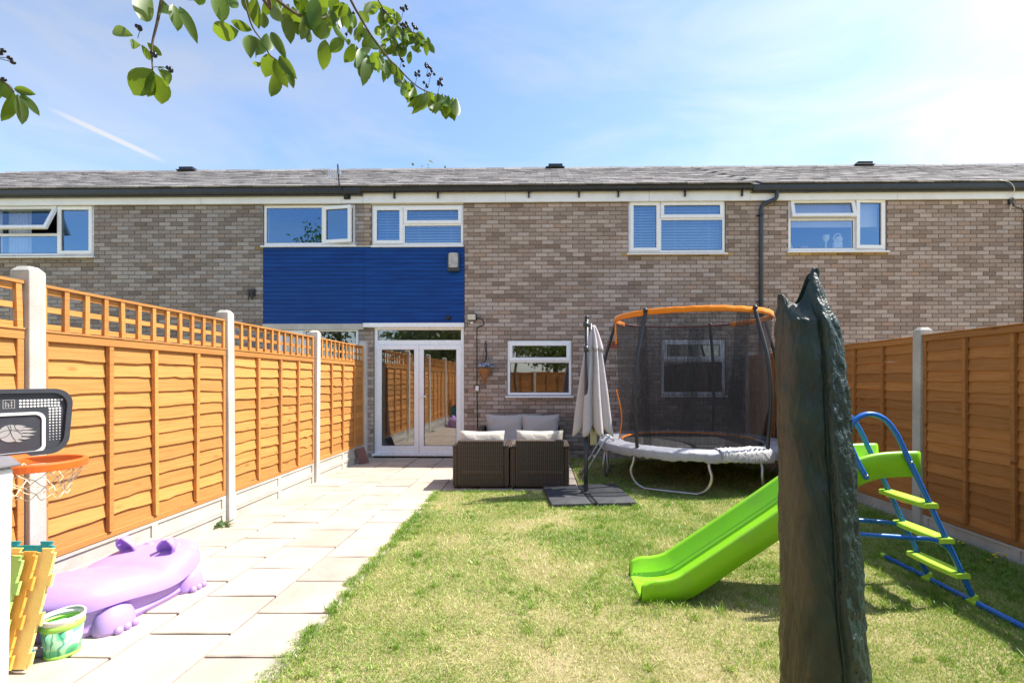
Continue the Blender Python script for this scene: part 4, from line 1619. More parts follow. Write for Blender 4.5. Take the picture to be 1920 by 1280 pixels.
def pleat(z_lo, z_hi, r_hi, r_lo, n, ph, amp, hemwob, ofs=(0, 0)):
    wv = wobble(int(ph * 100), 4, 1.0)
    def fn(a, b):
        t = a * 2 * math.pi
        z = z_hi + (z_lo - z_hi) * b
        e = r_hi + (r_lo - r_hi) * (b ** .8)
        fold = abs(math.sin(n / 2 * t + ph + .3 * wv(b * 2)))
        r_ = e * (1 - amp + amp * 1.3 * fold)
        z += hemwob * (fold - .5) * b ** 3 + .01 * wv(t * 2) * b
        return (cx0 + ofs[0] * b + r_ * math.cos(t), cy0 + ofs[1] * b + r_ * math.sin(t) * .9, z)
    return fn


m = MB(); m.grid(pleat(.80, 1.98, .055, .235, 8, .4, .48, -.13, (-.01, -.02)), 128, 24, closed_u=True)
m.build('canopy', M['canopy'], par, smooth=True, solid=.004)
m = MB(); m.grid(pleat(1.80, 2.10, .018, .125, 8, 1.1, .35, -.05), 96, 10, closed_u=True)
m.build('vent_cap', M['canopy'], par, smooth=True, solid=.004)
m = MB(); m.tube([(.10, .14, .62), (.10, .14, .95)], .05, 10)
m.build('lining', M['cush_w'], par, smooth=True)
# cross base with its four weights
m = MB(); m.box(-.46, .46, -.024, .024, .0, .045); m.box(-.024, .024, -.46, .46, .001, .046); m.lathe([(.07, .045), (.07, .06), (.03, .075), (.03, .16)], 16)
m.build('cross_base', M['charcoal'], par, rot=(0, 0, .10))
bs = MB(); bs.box(-.225, .225, -.225, .225, 0, .048)
bme = bs.mesh('base_weight', M['base_slab'])
for i, (sx, sy) in enumerate(((-1, -1), (1, -1), (1, 1), (-1, 1))):
    o = place('base_weight', bme, par, (sx * .258 - sy * .025, sy * .258 + sx * .025, .004), (0, 0, .10))
    b = o.modifiers.new('bevel', 'BEVEL'); b.width = .012; b.segments = 2

# ------------------------------------------------------------------ wicker seats
def cushion(w, d, h, seed, n=18):
    """A puffed cushion, w by d, h thick, lying flat about its centre."""
    wv = wobble(seed, 4, 5)
    m = MB()
    for s in (1, -1):
        def fn(a, b, s=s):
            x, y = a * 2 - 1, b * 2 - 1
            e = max(0.0, (1 - abs(x) ** 5) * (1 - abs(y) ** 5)) ** .45
            pin = 1 - .035 * (abs(x) * abs(y)) ** 2 * -1
            z = s * h / 2 * e + wv(a * 1.3 + b * 2.1) * .006 * e
            return (x * w / 2 * pin * (1 - .03 * (1 - abs(y))), y * d / 2 * pin * (1 - .03 * (1 - abs(x))), z)
        m.grid(fn, n, n)
        if s < 0:
            k = (n - 1) * (n - 1)
            m.f[-k:] = [tuple(reversed(f)) for f in m.f[-k:]]
    return m


def armchair(label, x0, x1, y, back_z, arm_z, seed, band):
    W = x1 - x0
    t = thing('wicker_armchair', label, 'armchair', ((x0 + x1) / 2, y, .031), (0, 0, random.Random(seed).uniform(-.01, .01)), 'pair of wicker armchairs with their backs to the lawn')
    hw = W / 2
    m = MB(); m.box(-hw + .066, hw - .066, .0, .085, .03, back_z - .03); m.build('backrest', M['wicker'], t, bevel=.018, seg=3)
    for s in (-1, 1):
        m = MB(); m.box(min(s * hw, s * (hw - .064)), max(s * hw, s * (hw - .064)), .012, .66, .035, arm_z - .031)
        a = m.build('arm', M['wicker'], t, bevel=.014, seg=3)
        m = MB(); m.box(min(s * (hw + .004), s * (hw - .075)), max(s * (hw + .004), s * (hw - .075)), .0, .67, arm_z - .030, arm_z - .012)
        m.build('arm_top', M['timber'] if False else M['wicker'], a, bevel=.006)
        for yy in (.04, .60):
            m = MB(); m.box(s * (hw - .035) - .02, s * (hw - .035) + .02, yy, yy + .04, -.004, .036)
            m.build('foot', M['black'], t)
    m = MB(); m.box(-hw + .066, hw - .066, .087, .64, .06, .30); m.build('seat_base', M['wicker'], t, bevel=.012)
    cushion(W - .15, .56, .10, seed).build('seat_cushion', M['cush_w'], t, (0, .37, .352), smooth=True)
    cushion(W - .16, .46, .13, seed + 1).build('back_cushion', M['cush_w'], t, (0.0, .150, back_z - .158), (math.radians(80), 0, 0), smooth=True)
    # pale zigzag added to stand for light through the open weave
    if band:
        b = MB()
        n = 22
        for row in (0, 1):
            pts = [(-hw + .13 + (W - .22) * i / n, -.004, .205 + row * .02 + (.014 if (i + row) % 2 else 0)) for i in range(n + 1)]
            b.tube(pts, .0022, 4)
        b.build('weave_light_band', M['timber'], t)
    return t


armchair('dark wicker armchair back next to the paved path, topped by a cream cushion', -1.115, -.383, 6.20, .66, .575, 31, True)
armchair('dark wicker armchair back next to the parasol pole, topped by a cream cushion', -.366, .395, 6.19, .665, .565, 32, True)
sf = thing('wicker_sofa', 'wicker two-seat sofa with two grey back cushions against the brick wall', 'sofa', (-.285, 8.62, .031), (0, 0, math.pi - FA))
m = MB(); m.box(-.66, .66, .0, .09, .03, .58); m.build('backrest', M['wicker'], sf, bevel=.018)
m = MB(); m.box(-.66, .66, .092, .66, .05, .30); m.build('seat_base', M['wicker'], sf, bevel=.012)
for s in (-1, 1):
    m = MB(); m.box(min(s * .73, s * .663), max(s * .73, s * .663), .01, .68, .03, .575); a = m.build('arm', M['wicker'], sf, bevel=.014)
    m = MB(); m.box(min(s * .735, s * .655), max(s * .735, s * .655), .0, .69, .577, .598); m.build('arm_top', M['wicker'], a, bevel=.006)
    cushion(.635, .50, .15, 50 + s).build('back_cushion', M['cush_g'], sf, (s * .318, .21, .545), (math.radians(100), 0, math.radians(-2 * s)), smooth=True)
    cushion(.64, .60, .10, 60 + s).build('seat_cushion', M['cush_g'], sf, (s * .322, .40, .35), smooth=True)
# timber offcut lying at the patio edge
m = MB(); m.box(-.13, .13, -.05, .05, 0, .035)
tag(m.build('timber_offcut', M['timber'], None, (.24, 6.10, .012), (0, 0, .05), bevel=.004), 'short timber offcut under the wicker chair beside the parasol base', 'timber')

# ------------------------------------------------------------------ slide
SY = 3.26
sd = thing('slide', 'lime green slide with blue ladder and handrails in front of the brown fence', 'slide', (1.6, SY, LAWN_Z - .002))
ox = 1.6
cl = smooth_path([(.655 - ox, 0, .055), (.80 - ox, 0, .055), (.93 - ox, 0, .085), (1.06 - ox, 0, .165), (1.525 - ox, 0, .475), (1.80 - ox, 0, .665), (1.98 - ox, 0, .785), (2.12 - ox, 0, .845), (2.26 - ox, 0, .865), (2.43 - ox, 0, .868)], 5)
HWD = .205
sec = [(-HWD, -.062), (-HWD - .004, .085), (-HWD + .004, .098), (-HWD + .020, .098), (-HWD + .030, .086), (-HWD + .040, -.022), (-HWD + .055, -.033), (0, -.034),
       (HWD - .055, -.033), (HWD - .040, -.022), (HWD - .030, .086), (HWD - .020, .098), (HWD - .004, .098), (HWD + .004, .085), (HWD, -.062),
       (HWD - .006, -.062), (HWD - .014, .075), (HWD - .046, -.030), (HWD - .06, -.042), (-HWD + .06, -.042), (-HWD + .046, -.030), (-HWD + .014, .075), (-HWD + .006, -.062)]
rg = []
nC = len(cl)
for i, p in enumerate(cl):
    t = (cl[min(i + 1, nC - 1)] - cl[max(i - 1, 0)]).normalized()
    nrm_ = Vector((-t.z, 0, t.x))
    ring = []
    fr = i / (nC - 1)
    for (yy, nn) in sec:
        if fr < .06 and nn > .03:
            nn *= .55 + .45 * fr / .06
        k = 1.0
        if fr < .22:
            k = 1.06 - .06 * fr / .22
        q = p + nrm_ * nn + Vector((0, yy * k, 0))
        if fr < .30 and nn < -.05:
            q.z = max(.004, q.z)
        q.z = max(q.z, .003)
        ring.append(q)
    rg.append(ring)
m = MB(); m.rings(rg)
m.build('chute', M['green'], sd, smooth=True, bevel=0)
nr, fr_ = -.225, .145 - .02        # near and far rail offsets from the slide axis
for dy, nm in ((nr, 0), (.13, 1)):
    yo = dy
    low = Vector((2.755 - ox, yo, .03))
    top = Vector((2.335 - ox, yo, .93))
    hoop = smooth_path([low + (top - low) * .0, low + (top - low) * .5, top, Vector((2.25 - ox, yo, 1.10)), Vector((2.17 - ox, yo, 1.185)), Vector((2.07 - ox, yo, 1.205)), Vector((1.985 - ox, yo, 1.15)), Vector((1.965 - ox, yo, 1.04)), Vector((2.01 - ox, yo, .92)), Vector((2.075 - ox, yo, .80))], 6)
    m = MB(); m.tube(hoop, .0165, 10)
    m.build('handrail', M['bluet'], sd, smooth=True)
    m = MB(); m.lathe([(.026, 0), (.024, .055)], 12, Matrix.Translation((2.752 - ox, yo, .012)))
    m.box(2.752 - ox - .03, 2.752 - ox + .03, yo - .03, yo + .03, .004, .03)
    m.build('joint_socket', M['tread'], sd, bevel=.005)
    # brace that runs from the ladder under the chute
    br = smooth_path([low + (top - low) * .25, Vector((2.60 - ox, yo, .345)), Vector((2.52 - ox, yo, .405)), Vector((2.36 - ox, yo, .425)), Vector((1.95 - ox, yo, .455)), Vector((1.62 - ox, yo * .8, .475))], 5)
    m = MB(); m.tube(br, .0145, 10)
    m.build('brace', M['bluet'], sd, smooth=True)
    for (hx, hz) in ((2.345, .905), (2.066, .82)):
        m = MB(); m.ball((hx - ox, yo - .017 * (1 if dy < 0 else -1), hz), .008, 8, 5)
        m.build('bolt', M['steel'], sd, smooth=True)
m = MB(); m.tube([(2.755 - ox, -.66, .02), (2.755 - ox, .55, .02)], .018, 10)
m.build('ground_bar', M['bluet'], sd, smooth=True)
m = MB(); m.lathe([(.021, 0), (.021, .04)], 12, Matrix.Translation((2.755 - ox, .55, .02)) @ Matrix.Rotation(-math.pi / 2, 4, 'X'))
m.build('bar_cap', M['tread'], sd)
for hz in (.635, .415, .195):
    fx = 2.755 - (2.755 - 2.335) * hz / .93 - ox
    m = MB()
    def tread(a, b):
        y = nr - .03 + (.19 + .225) * a
        e = .085 * (1 + .25 * math.sin(math.pi * a))
        return (fx - e * .55 + e * b * 1.0, y, hz + .012 + .004 * math.sin(math.pi * b))
    top_r = [[tread(a / 12, 0), tread(a / 12, .08), tread(a / 12, .92), tread(a / 12, 1)] for a in range(13)]
    rings_ = []
    for (p0, p1, p2, p3) in top_r:
        rings_.append([(p0[0], p0[1], p0[2] - .030), (p3[0], p3[1], p3[2] - .030), (p3[0], p3[1], p3[2] - .004), (p2[0], p2[1], p2[2]), (p1[0], p1[1], p1[2]), (p0[0], p0[1], p0[2] - .004)])
    m.rings(rings_)
    m.build('step', M['tread'], sd, rot=(0, 0, 0))

# ------------------------------------------------------------------ covered rotary airer in the foreground
CY = 1.78
cb = at(1551, 1280, CY)
rot_o = thing('covered_airer', 'tall folded airer hidden in a crinkled dark green cover, nearest on the lawn', 'clothes airer', (1.075, CY, 0))
f1, f2, f3, f4 = wobble(21, 5, 2.5), wobble(22, 5, 2.0), wobble(23, 6, 4), wobble(24, 6, 9)
NR, NZ = 230, 200


def tarp(a, b):
    th = a * 2 * math.pi
    z = .06 + (1.83 - .06) * b
    # half width and centre follow the bundle's silhouette
    hw_ = .152 - .054 * b - .018 * max(0, (b - .75) / .25) ** 2
    cxx = .002 - .100 * b
    dp_ = hw_ * .82
    r_ = 1 + .06 * math.cos(3 * th + 1.3 * f1(b * 2)) + .035 * f2(th * 1.0 + b * 3) * math.sin(th * .5) + .018 * f3(b * 6 + math.sin(th) * 2.5) + .006 * f4(b * 9 + math.cos(th) * 5)
    x, y = hw_ * math.cos(th) * r_, dp_ * math.sin(th) * r_
    # the overlapping flap: a sharp vertical step, right of the middle of the front face
    d = (th - (1.5 * math.pi + .10 + .10 * f1(b * 1.5))) / .10
    step = 1 / (1 + math.exp(-max(-40, min(40, d * 7)))) * math.exp(-max(0, d) * .05)
    if th < math.pi:
        step = 0
    if math.pi < th < 2 * math.pi:
        y -= .020 * step
        y += .008 * math.exp(-(d + .6) ** 2 * 4)
    # crinkles: sharp on the loose flap, long soft folds elsewhere
    q_ = Vector((math.cos(th) * .17, math.sin(th) * .17, z * .75))
    rid = (1 - 2.2 * abs(mnoise.noise(q_ * 17 + Vector((3, 1, 7))))) * .9 + (1 - 2.2 * abs(mnoise.noise(q_ * 40))) * .45
    lf = mnoise.noise(Vector((math.cos(th) * 2.6, math.sin(th) * 2.6, z * 1.1)))
    fl_ = step if math.pi < th < 2 * math.pi else (1.0 if th <= math.pi * .3 else .4)
    dd = .0085 * rid * (.20 + .80 * fl_) + .005 * lf * (1 - .5 * fl_)
    x += dd * math.cos(th); y += dd * math.sin(th)
    # gathered top: peak to the right, an open corner at the left
    if b > .9:
        k = (b - .9) / .1
        peak = math.exp(-((x / hw_ - .50) / (.50 if x / hw_ < .5 else .30)) ** 2)
        left = math.exp(-((x / hw_ + .95) / .30) ** 2)
        z += k * (-.118 + .128 * peak + .045 * left)
        y *= 1 - .75 * k
        x *= 1 - .06 * k
        x -= .012 * k * left
    return (x + cxx, y, z)


m = MB(); m.grid(tarp, NR, NZ, closed_u=True)
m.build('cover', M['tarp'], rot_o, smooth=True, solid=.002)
m = MB(); m.tube([(-.02, 0, 0), (-.06, 0, 1.72)], .022, 12)
m.build('pole', M['steel'], rot_o, smooth=True)
m = MB(); m.tube(smooth_path([(-.075, -.01, 1.81), (-.062, -.012, 1.845), (-.048, -.012, 1.842), (-.05, -.01, 1.80)], 5), .007, 8)
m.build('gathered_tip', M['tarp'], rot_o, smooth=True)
m = MB()
for i in range(4):
    a = i * math.pi / 2 + .4
    m.tube([(-.06 + .03 * math.cos(a), .03 * math.sin(a), 1.60), (-.03 + .055 * math.cos(a), .055 * math.sin(a), .5)], .010, 8)
m.build('folded_arm', M['steel'], rot_o, smooth=True)

# ------------------------------------------------------------------ white cabinet with grey lid
cab = thing('storage_cabinet', 'tall white plastic storage cabinet with a grey lid at the left edge', 'cabinet', (-2.47, 1.72, .03))
m = MB()
m.hexa([(-.28, -.26, 0), (.275, -.26, 0), (.275, .27, 0), (-.28, .27, 0), (-.27, -.25, 1.05), (.292, -.25, 1.05), (.292, .275, 1.05), (-.27, .275, 1.05)])
bd = m.build('body', M['white_pl'], cab, bevel=.012, seg=3)
m = MB(); m.hexa([(-.30, -.28, 1.052), (.318, -.28, 1.052), (.318, .295, 1.052), (-.30, .295, 1.052), (-.27, -.25, 1.108), (.29, -.25, 1.108), (.29, .27, 1.098), (-.27, .27, 1.098)])
m.build('lid', M['lid'], cab, bevel=.014, seg=3)
m = MB(); m.box(-.005, .005, -.27, -.259, .02, 1.02); m.box(.03, .05, -.285, -.262, .5, .62)
m.build('door_seam', M['lid'], cab)

# ------------------------------------------------------------------ toy basketball hoop
hp = thing('basketball_hoop', 'toy basketball hoop with charcoal backboard and orange rim by the amber fence', 'basketball hoop', (-2.83, 2.50, .03))
H0 = Vector((-2.83, 2.50, .03))
bc = Vector((-2.65, 2.40, 1.222)) - H0
brot = (0, 0, math.radians(67.5))
m = MB(); m.prism(rounded(.25, .172, .085, 8, taper=.10), -.022, .0, XZ)
bdo = m.build('backboard', M['board'], hp, bc, brot, bevel=.008, seg=3)


def onboard(mb, name, mat, **kw):
    return mb.build(name, mat, bdo, **kw)


m = MB()
o_ = rounded(.250, .172, .085, 8, taper=.10)
i_ = rounded(.226, .150, .070, 8, taper=.10)
n_ = len(o_)
m._add([(p[0], -.002, p[1]) for p in o_] + [(p[0], -.016, p[1]) for p in o_] + [(p[0], -.016, p[1]) for p in i_] + [(p[0], -.002, p[1]) for p in i_],
       [(k * n_ + i, k * n_ + (i + 1) % n_, (k + 1) % 4 * n_ + (i + 1) % n_, (k + 1) % 4 * n_ + i) for k in range(4) for i in range(n_)])
onboard(m, 'raised_edge', M['board'])
m = MB()
o_ = rounded(.136, .108, .040, 8, cy=-.055)
i_ = rounded(.122, .094, .030, 8, cy=-.055)
m._add([(p[0], -.0005, p[1]) for p in o_] + [(p[0], -.007, p[1]) for p in o_] + [(p[0], -.007, p[1]) for p in i_] + [(p[0], -.0005, p[1]) for p in i_],
       [(k * n_ + i, k * n_ + (i + 1) % n_, (k + 1) % 4 * n_ + (i + 1) % n_, (k + 1) % 4 * n_ + i) for k in range(4) for i in range(n_)])
onboard(m, 'white_border', M['print'])
# ball and flames emblem
m = MB()
bx, bz, br_ = .006, -.050, .043
m.prism([(bx + br_ * math.cos(t), bz + br_ * math.sin(t)) for t in np.linspace(0, 2 * math.pi, 36)[:-1]], .0005, .0022, XZ)
for (y0_, ln, w_) in ((.036, .055, .012), (.022, .075, .013), (.006, .088, .013), (-.010, .078, .013), (-.026, .064, .012), (-.038, .040, .010)):
    xs_ = bx + math.sqrt(max(0, br_ ** 2 - y0_ ** 2)) - .003; ln *= .68; w_ *= .85
    m.prism([(xs_, bz + y0_ - w_ / 2), (xs_ + ln * .5, bz + y0_ - w_ * .55 - .004), (xs_ + ln, bz + y0_ - .006), (xs_ + ln * .55, bz + y0_ + w_ * .15), (xs_, bz + y0_ + w_ / 2)], .0005, .0020, XZ)
onboard(m, 'flaming_ball_emblem', M['print_g'])
m = MB()
for cv in ([(-.046, .004), (-.02, .018), (.02, .014), (.045, -.008)], [(-.012, .044), (-.004, .02), (.008, -.02), (.02, -.040)], [(-.040, -.022), (-.012, -.010), (.002, .016), (-.002, .045)], [(.014, .043), (.022, .02), (.040, .012), (.045, .01)]):
    m.tube(smooth_path([(bx + p * .93, -.0028, bz + q * .93) for p, q in cv], 6), .0011, 4)
onboard(m, 'emblem_lines', M['board'])
m = MB()
for s in (1, -1):
    for row in range(3):
        for k in range(13):
            x_ = .042 + k * .0135
            if x_ < .205 - row * .002:
                m.prism([(s * x_ + .0055 * math.cos(t), .112 - row * .0150 + .0055 * math.sin(t)) for t in np.linspace(0, 2 * math.pi, 9)[:-1]], .0005, .0018, XZ)
    for k in range(4):
        for row in range(3, 15):
            r_ = .0056 - .00032 * (row - 3)
            x_ = .155 + k * .0135
            m.prism([(s * x_ + r_ * math.cos(t), .112 - row * .0150 + r_ * math.sin(t)) for t in np.linspace(0, 2 * math.pi, 9)[:-1]], .0005, .0018, XZ)
onboard(m, 'dot_pattern', M['print'])['kind'] = 'stuff'
m = MB()
for (x0_, x1_, z0_, z1_) in ((-.022, .022, .116, .1185), (-.022, .022, .0745, .077), (-.022, -.0195, .077, .116), (.0195, .022, .077, .116), (-.016, -.002, .099, .102), (.003, .016, .104, .107), (-.016, .016, .089, .0915), (-.013, -.010, .080, .112), (.008, .011, .080, .112), (-.003, .0, .080, .100)):
    m.box(x0_, x1_, -.0019, -.0005, z0_, z1_)
onboard(m, 'square_logo', M['print_g'])
# rim and net
rc = Vector((-2.41, 2.30, 1.035)) - H0
m = MB()
prf = [(.166, .022), (.183, .022), (.186, .014), (.184, -.016), (.178, -.018), (.174, -.016), (.173, .012), (.166, .014)]
rg = [[(r_ * math.cos(t), r_ * math.sin(t), z) for r_, z in prf] for t in np.linspace(0, 2 * math.pi, 49)]
m.rings(rg, cap0=False, cap1=False)
d_ = (bc - rc); d_.z = 0
rimo = m.build('rim', M['rim'], hp, rc, smooth=False, bevel=.002, seg=1)
m = MB()
dn = d_.normalized()
sd_ = Vector((-dn.y, dn.x, 0))
a0 = rc + dn * .165; a1 = rc + dn * (d_.length - .004)
m.hexa([a0 - sd_ * .06 + Vector((0, 0, -.016)), a0 + sd_ * .06 + Vector((0, 0, -.016)), a1 + sd_ * .06 + Vector((0, 0, -.03)), a1 - sd_ * .06 + Vector((0, 0, -.03)),
        a0 - sd_ * .06 + Vector((0, 0, .016)), a0 + sd_ * .06 + Vector((0, 0, .016)), a1 + sd_ * .06 + Vector((0, 0, .03)), a1 - sd_ * .06 + Vector((0, 0, .03))])
m.build('rim_bracket', M['rim'], hp, bevel=.004)
m = MB()
nn = 12
rad = [.174, .152, .130, .112, .100]
zz = [-.012, -.052, -.092, -.128, -.158]
rw = random.Random(12)
P_ = [[(rad[l] * math.cos(2 * math.pi * (k + (l % 2) * .5) / nn) + rw.uniform(-.006, .006), rad[l] * math.sin(2 * math.pi * (k + (l % 2) * .5) / nn) + rw.uniform(-.006, .006), zz[l] + rw.uniform(-.006, .006)) for k in range(nn)] for l in range(5)]
for l in range(4):
    for k in range(nn):
        k2 = (k + (1 if l % 2 else -1)) % nn
        for q in (k, k2):
            a_, b_ = Vector(P_[l][k]), Vector(P_[l + 1][q])
            mid_ = (a_ + b_) / 2 + Vector((0, 0, -.005))
            m.tube([a_, mid_, b_], .0021, 5)
m.build('net', M['cord'], rimo, smooth=True)
m = MB(); m.tube([(0, 0, .1), (0, 0, 1.25)], .024, 12); m.tube([(0, 0, 1.22), tuple(bc + Vector((-.03, .012, 0)))], .018, 8)
m.build('pole', M['black'], hp, smooth=True)
m = MB(); m.hexa([(-.15, -.1, 0), (.12, -.1, 0), (.12, .24, 0), (-.15, .24, 0), (-.1, -.05, .12), (.07, -.05, .12), (.07, .18, .12), (-.1, .18, .12)])
m.build('base', M['black'], hp, bevel=.02, seg=3)

# ------------------------------------------------------------------ jigsaw foam mats
def jigsaw(w, h, seed):
    r = random.Random(seed)
    pts = []
    def side(p0, p1, nx, ny, n):
        dx, dy = (p1[0] - p0[0]), (p1[1] - p0[1])
        L = math.hypot(dx, dy)
        ux, uy = dx / L, dy / L
        step_ = L / n
        for k in range(n):
            c = (k + .5) * step_
            o = .018 if k % 2 else -.0
            b0, b1, b2, b3 = c - step_ * .28, c - step_ * .38, c + step_ * .38, c + step_ * .28
            for q, e in ((k * step_, 0), (b0, 0), (b1, .02), (b2, .02), (b3, 0)):
                if k % 2 == 0 and e: e = .02
                if k % 2 and e: e = 0
                pts.append((p0[0] + ux * q + nx * e, p0[1] + uy * q + ny * e))
    side((-w / 2, 0), (w / 2, 0), 0, -1, 6)
    side((w / 2, 0), (w / 2, h), 1, 0, 6)
    side((w / 2, h), (-w / 2, h), 0, 1, 6)
    side((-w / 2, h), (-w / 2, 0), -1, 0, 6)
    return pts


for k, (mk, xr, yb, top, lbl) in enumerate((('teal', -2.475, 2.335, .575, 'teal jigsaw foam mat at the back of the leaning stack'),
                                            ('yellow_f', -2.437, 2.315, .550, 'yellow jigsaw foam mat, the widest showing of the leaning stack'),
                                            ('orange_f', -2.500, 2.290, .545, 'orange jigsaw foam mat between the yellow and lime mats'),
                                            ('lime_f', -2.535, 2.265, .535, 'lime green jigsaw foam mat at the front of the leaning stack'))):
    m = MB(); m.prism(jigsaw(.50, top - .02, k), 0, .013, XZ)
    o = m.build('foam_mat', M[mk], None, (xr - .27, yb, .052), (math.radians(-15), 0, math.radians(-1.5 * k)), bevel=.002, seg=1)
    tag(o, lbl, 'foam mat', 'jigsaw foam mats leaning behind the cabinet')

# ------------------------------------------------------------------ toy bucket
bk = thing('toy_bucket', 'small green printed toy bucket with a white rim beside the foam mats', 'bucket', (-2.455, 2.475, .032))
m = MB(); m.lathe([(.062, 0), (.066, .004), (.082, .150)], 32, cap1=False); m.build('body', M['bucket'], bk, smooth=True, solid=.003)
m = MB(); m.lathe([(.067, -.001), (.070, .006), (.070, .014), (.066, .016)], 32, cap0=False, cap1=False); m.build('foot_band', M['lime_b'], bk, smooth=True, solid=.002)
m = MB(); m.lathe([(.0825, .140), (.088, .150), (.088, .170), (.083, .172), (.080, .165)], 32, cap0=False, cap1=False); m.build('collar', M['lime_b'], bk, smooth=True)
m = MB(); m.lathe([(.0835, .170), (.090, .186), (.092, .200), (.086, .203), (.076, .186)], 32, cap0=False, cap1=False); m.build('rim', M['handle_w'], bk, smooth=True)
m = MB(); m.tube([(.088 * math.cos(t), .088 * math.sin(t) * .95, .186 + .02 * math.sin(t)) for t in np.linspace(-.2, math.pi + .2, 20)], .005, 6); m.build('handle', M['handle_w'], bk, smooth=True)

# ------------------------------------------------------------------ lilac animal sandpit
hi = thing('hippo_sandpit', 'lilac plastic hippo-shaped sandpit with its lid on, lying on the path', 'sandpit', (-2.64, 3.05, .03), (0, 0, math.radians(-6)))


def half(y):
    """Half width along the length, y from -0.5 (tail) to 0.52 (nose)."""
    t = (y + .5) / 1.02
    return .30 * (1 - abs(2 * t - .86) ** 3.2 * .62) if t > .43 else .30 * (1 - abs(2 * t - .86) ** 3.0 * .55)


ys = np.linspace(-.49, .50, 30)
rg = []
for y in ys:
    e = min(1, max(.05, (1 - ((y - .005) / .498) ** 10)))
    w_ = half(y) * e ** .5
    rg.append([(w_ * .90 * -1, y, .0), (w_ * .90, y, .0), (w_ * .955, y, .03), (w_ * .92, y, .05), (w_ * .93, y, .11), (w_ * .97, y, .125), (w_ * .97, y, .146), (-w_ * .97, y, .146), (-w_ * .97, y, .125), (-w_ * .93, y, .11), (-w_ * .92, y, .05), (-w_ * .955, y, .03)])
m = MB(); m.rings(rg)
m.build('tub', M['purple'], hi, bevel=.006)
rg = []
for y in np.linspace(-.505, .515, 46):
    t = (y + .5) / 1.0
    e = min(1, max(.03, (1 - ((y - .005) / .512) ** 8)))
    w_ = (half(y) + .026) * e ** .5
    back = .105 + .022 * math.sin(math.pi * min(1, max(0, t / .6)))
    head = .045 * math.exp(-((t - .66) / .13) ** 4)
    snout = .030 * math.exp(-((t - .90) / .09) ** 4)
    crease = -.012 * math.exp(-((t - .50) / .022) ** 2) - .010 * math.exp(-((t - .80) / .020) ** 2) - .008 * math.exp(-((t - .16) / .016) ** 2)
    hz = .80 * (back + head + snout + crease) * (.30 + .70 * e)
    lipw = .148 + .022 * math.sin(t * 9)
    ring = [(-w_ * .97, y, lipw - .020), (-w_, y, lipw - .018), (-w_, y, lipw + .004)]
    for k in range(1, 16):
        a = math.pi - math.pi * k / 16
        ring.append((w_ * .965 * math.copysign(abs(math.cos(a)) ** .60, math.cos(a)), y, lipw + .006 + hz * math.sin(a) ** .62))
    ring += [(w_, y, lipw + .004), (w_, y, lipw - .018), (w_ * .97, y, lipw - .020)]
    rg.append(ring)
m = MB(); m.rings(rg)
lid = m.build('lid', M['purple'], hi, smooth=True)
sm_ = lid.modifiers.new('edges', 'EDGE_SPLIT'); sm_.split_angle = math.radians(50)
for s in (-1, 1):
    # ears: cupped, leaning outwards
    m = MB()
    def ear(a, b, s=s):
        t = a * math.pi
        w_ = .060 * math.sin(b * math.pi * .80 + .45)
        return (s * (.130 + .035 * b) + w_ * math.cos(t) * .95, .165 + .060 * math.sin(t) - .04 * b, .238 + .118 * b)
    m.grid(ear, 12, 10)
    m.build('ear', M['purple'], lid, smooth=True, solid=.010)
    m = MB(); m.ball((s * .085, .43, .215), (.036, .042, .026), 14, 8); m.build('nostril', M['purple'], lid, smooth=True)
    m = MB(); m.ball((s * .105, .29, .258), (.032, .028, .026), 12, 8); m.build('eye_bump', M['purple'], lid, smooth=True)
    for yy, ww in ((-.30, 1.0), (.22, .9)):
        m = MB()
        w0 = half(yy) * .93
        m.rings([[(s * w0 + ww * r_ * math.cos(t) * .8, yy + ww * r_ * math.sin(t), z) for t in np.linspace(0, 2 * math.pi, 19)[:-1]] for r_, z in ((.105, .0), (.108, .02), (.100, .07), (.082, .11), (.045, .138), (.01, .146))])
        leg = m.build('leg', M['purple'], hi, smooth=True)
        for k in (-1, 0, 1):
            m = MB(); m.ball((s * (w0 + .082 * ww), yy + k * .048 * ww, .018), (.020, .022, .022), 10, 6)
            m.build('toe', M['purple'], leg, smooth=True)
m = MB(); m.tube(smooth_path([(0, -.49, .16), (.0, -.515, .13), (.012, -.52, .09)], 4), [.02] * 8 + [.012], 8)
m.build('tail', M['purple'], hi, smooth=True)

# ------------------------------------------------------------------ fixtures on the house front
def onwall(u, v, dy=0.0):
    s = fs(u)
    return Vector((s * math.cos(FA), FY - s * math.sin(FA), fz(u, v))) + Vector((math.sin(FA), math.cos(FA), 0)) * dy


RW = (0, 0, -FA)
p = onwall(886, 596, -.012)
fl = thing('floodlight', 'small wall floodlight with black cable on the bricks right of the doors', 'floodlight', p, RW)
m = MB(); m.hexa([(-.085, -.10, -.06), (.085, -.10, -.06), (.085, -.03, -.06), (-.085, -.03, -.06), (-.085, -.125, .07), (.085, -.125, .07), (.085, -.03, .07), (-.085, -.03, .07)])
m.build('housing', M['black'], fl, bevel=.008)
m = MB(); m.hexa([(-.073, -.108, -.048), (.073, -.108, -.048), (.073, -.095, -.048), (-.073, -.095, -.048), (-.073, -.127, .05), (.073, -.127, .05), (.073, -.11, .05), (-.073, -.11, .05)])
m.build('lens', M['lamp'], fl)
m = MB(); m.box(-.02, .02, -.035, .0, -.03, .03); m.build('bracket', M['black'], fl)
m = MB(); m.ball((0, -.06, -.095), (.032, .032, .028), 12, 8); m.build('sensor', M['print'], fl, smooth=True)
zb_ = fz(896, 842) - p.z
m = MB()
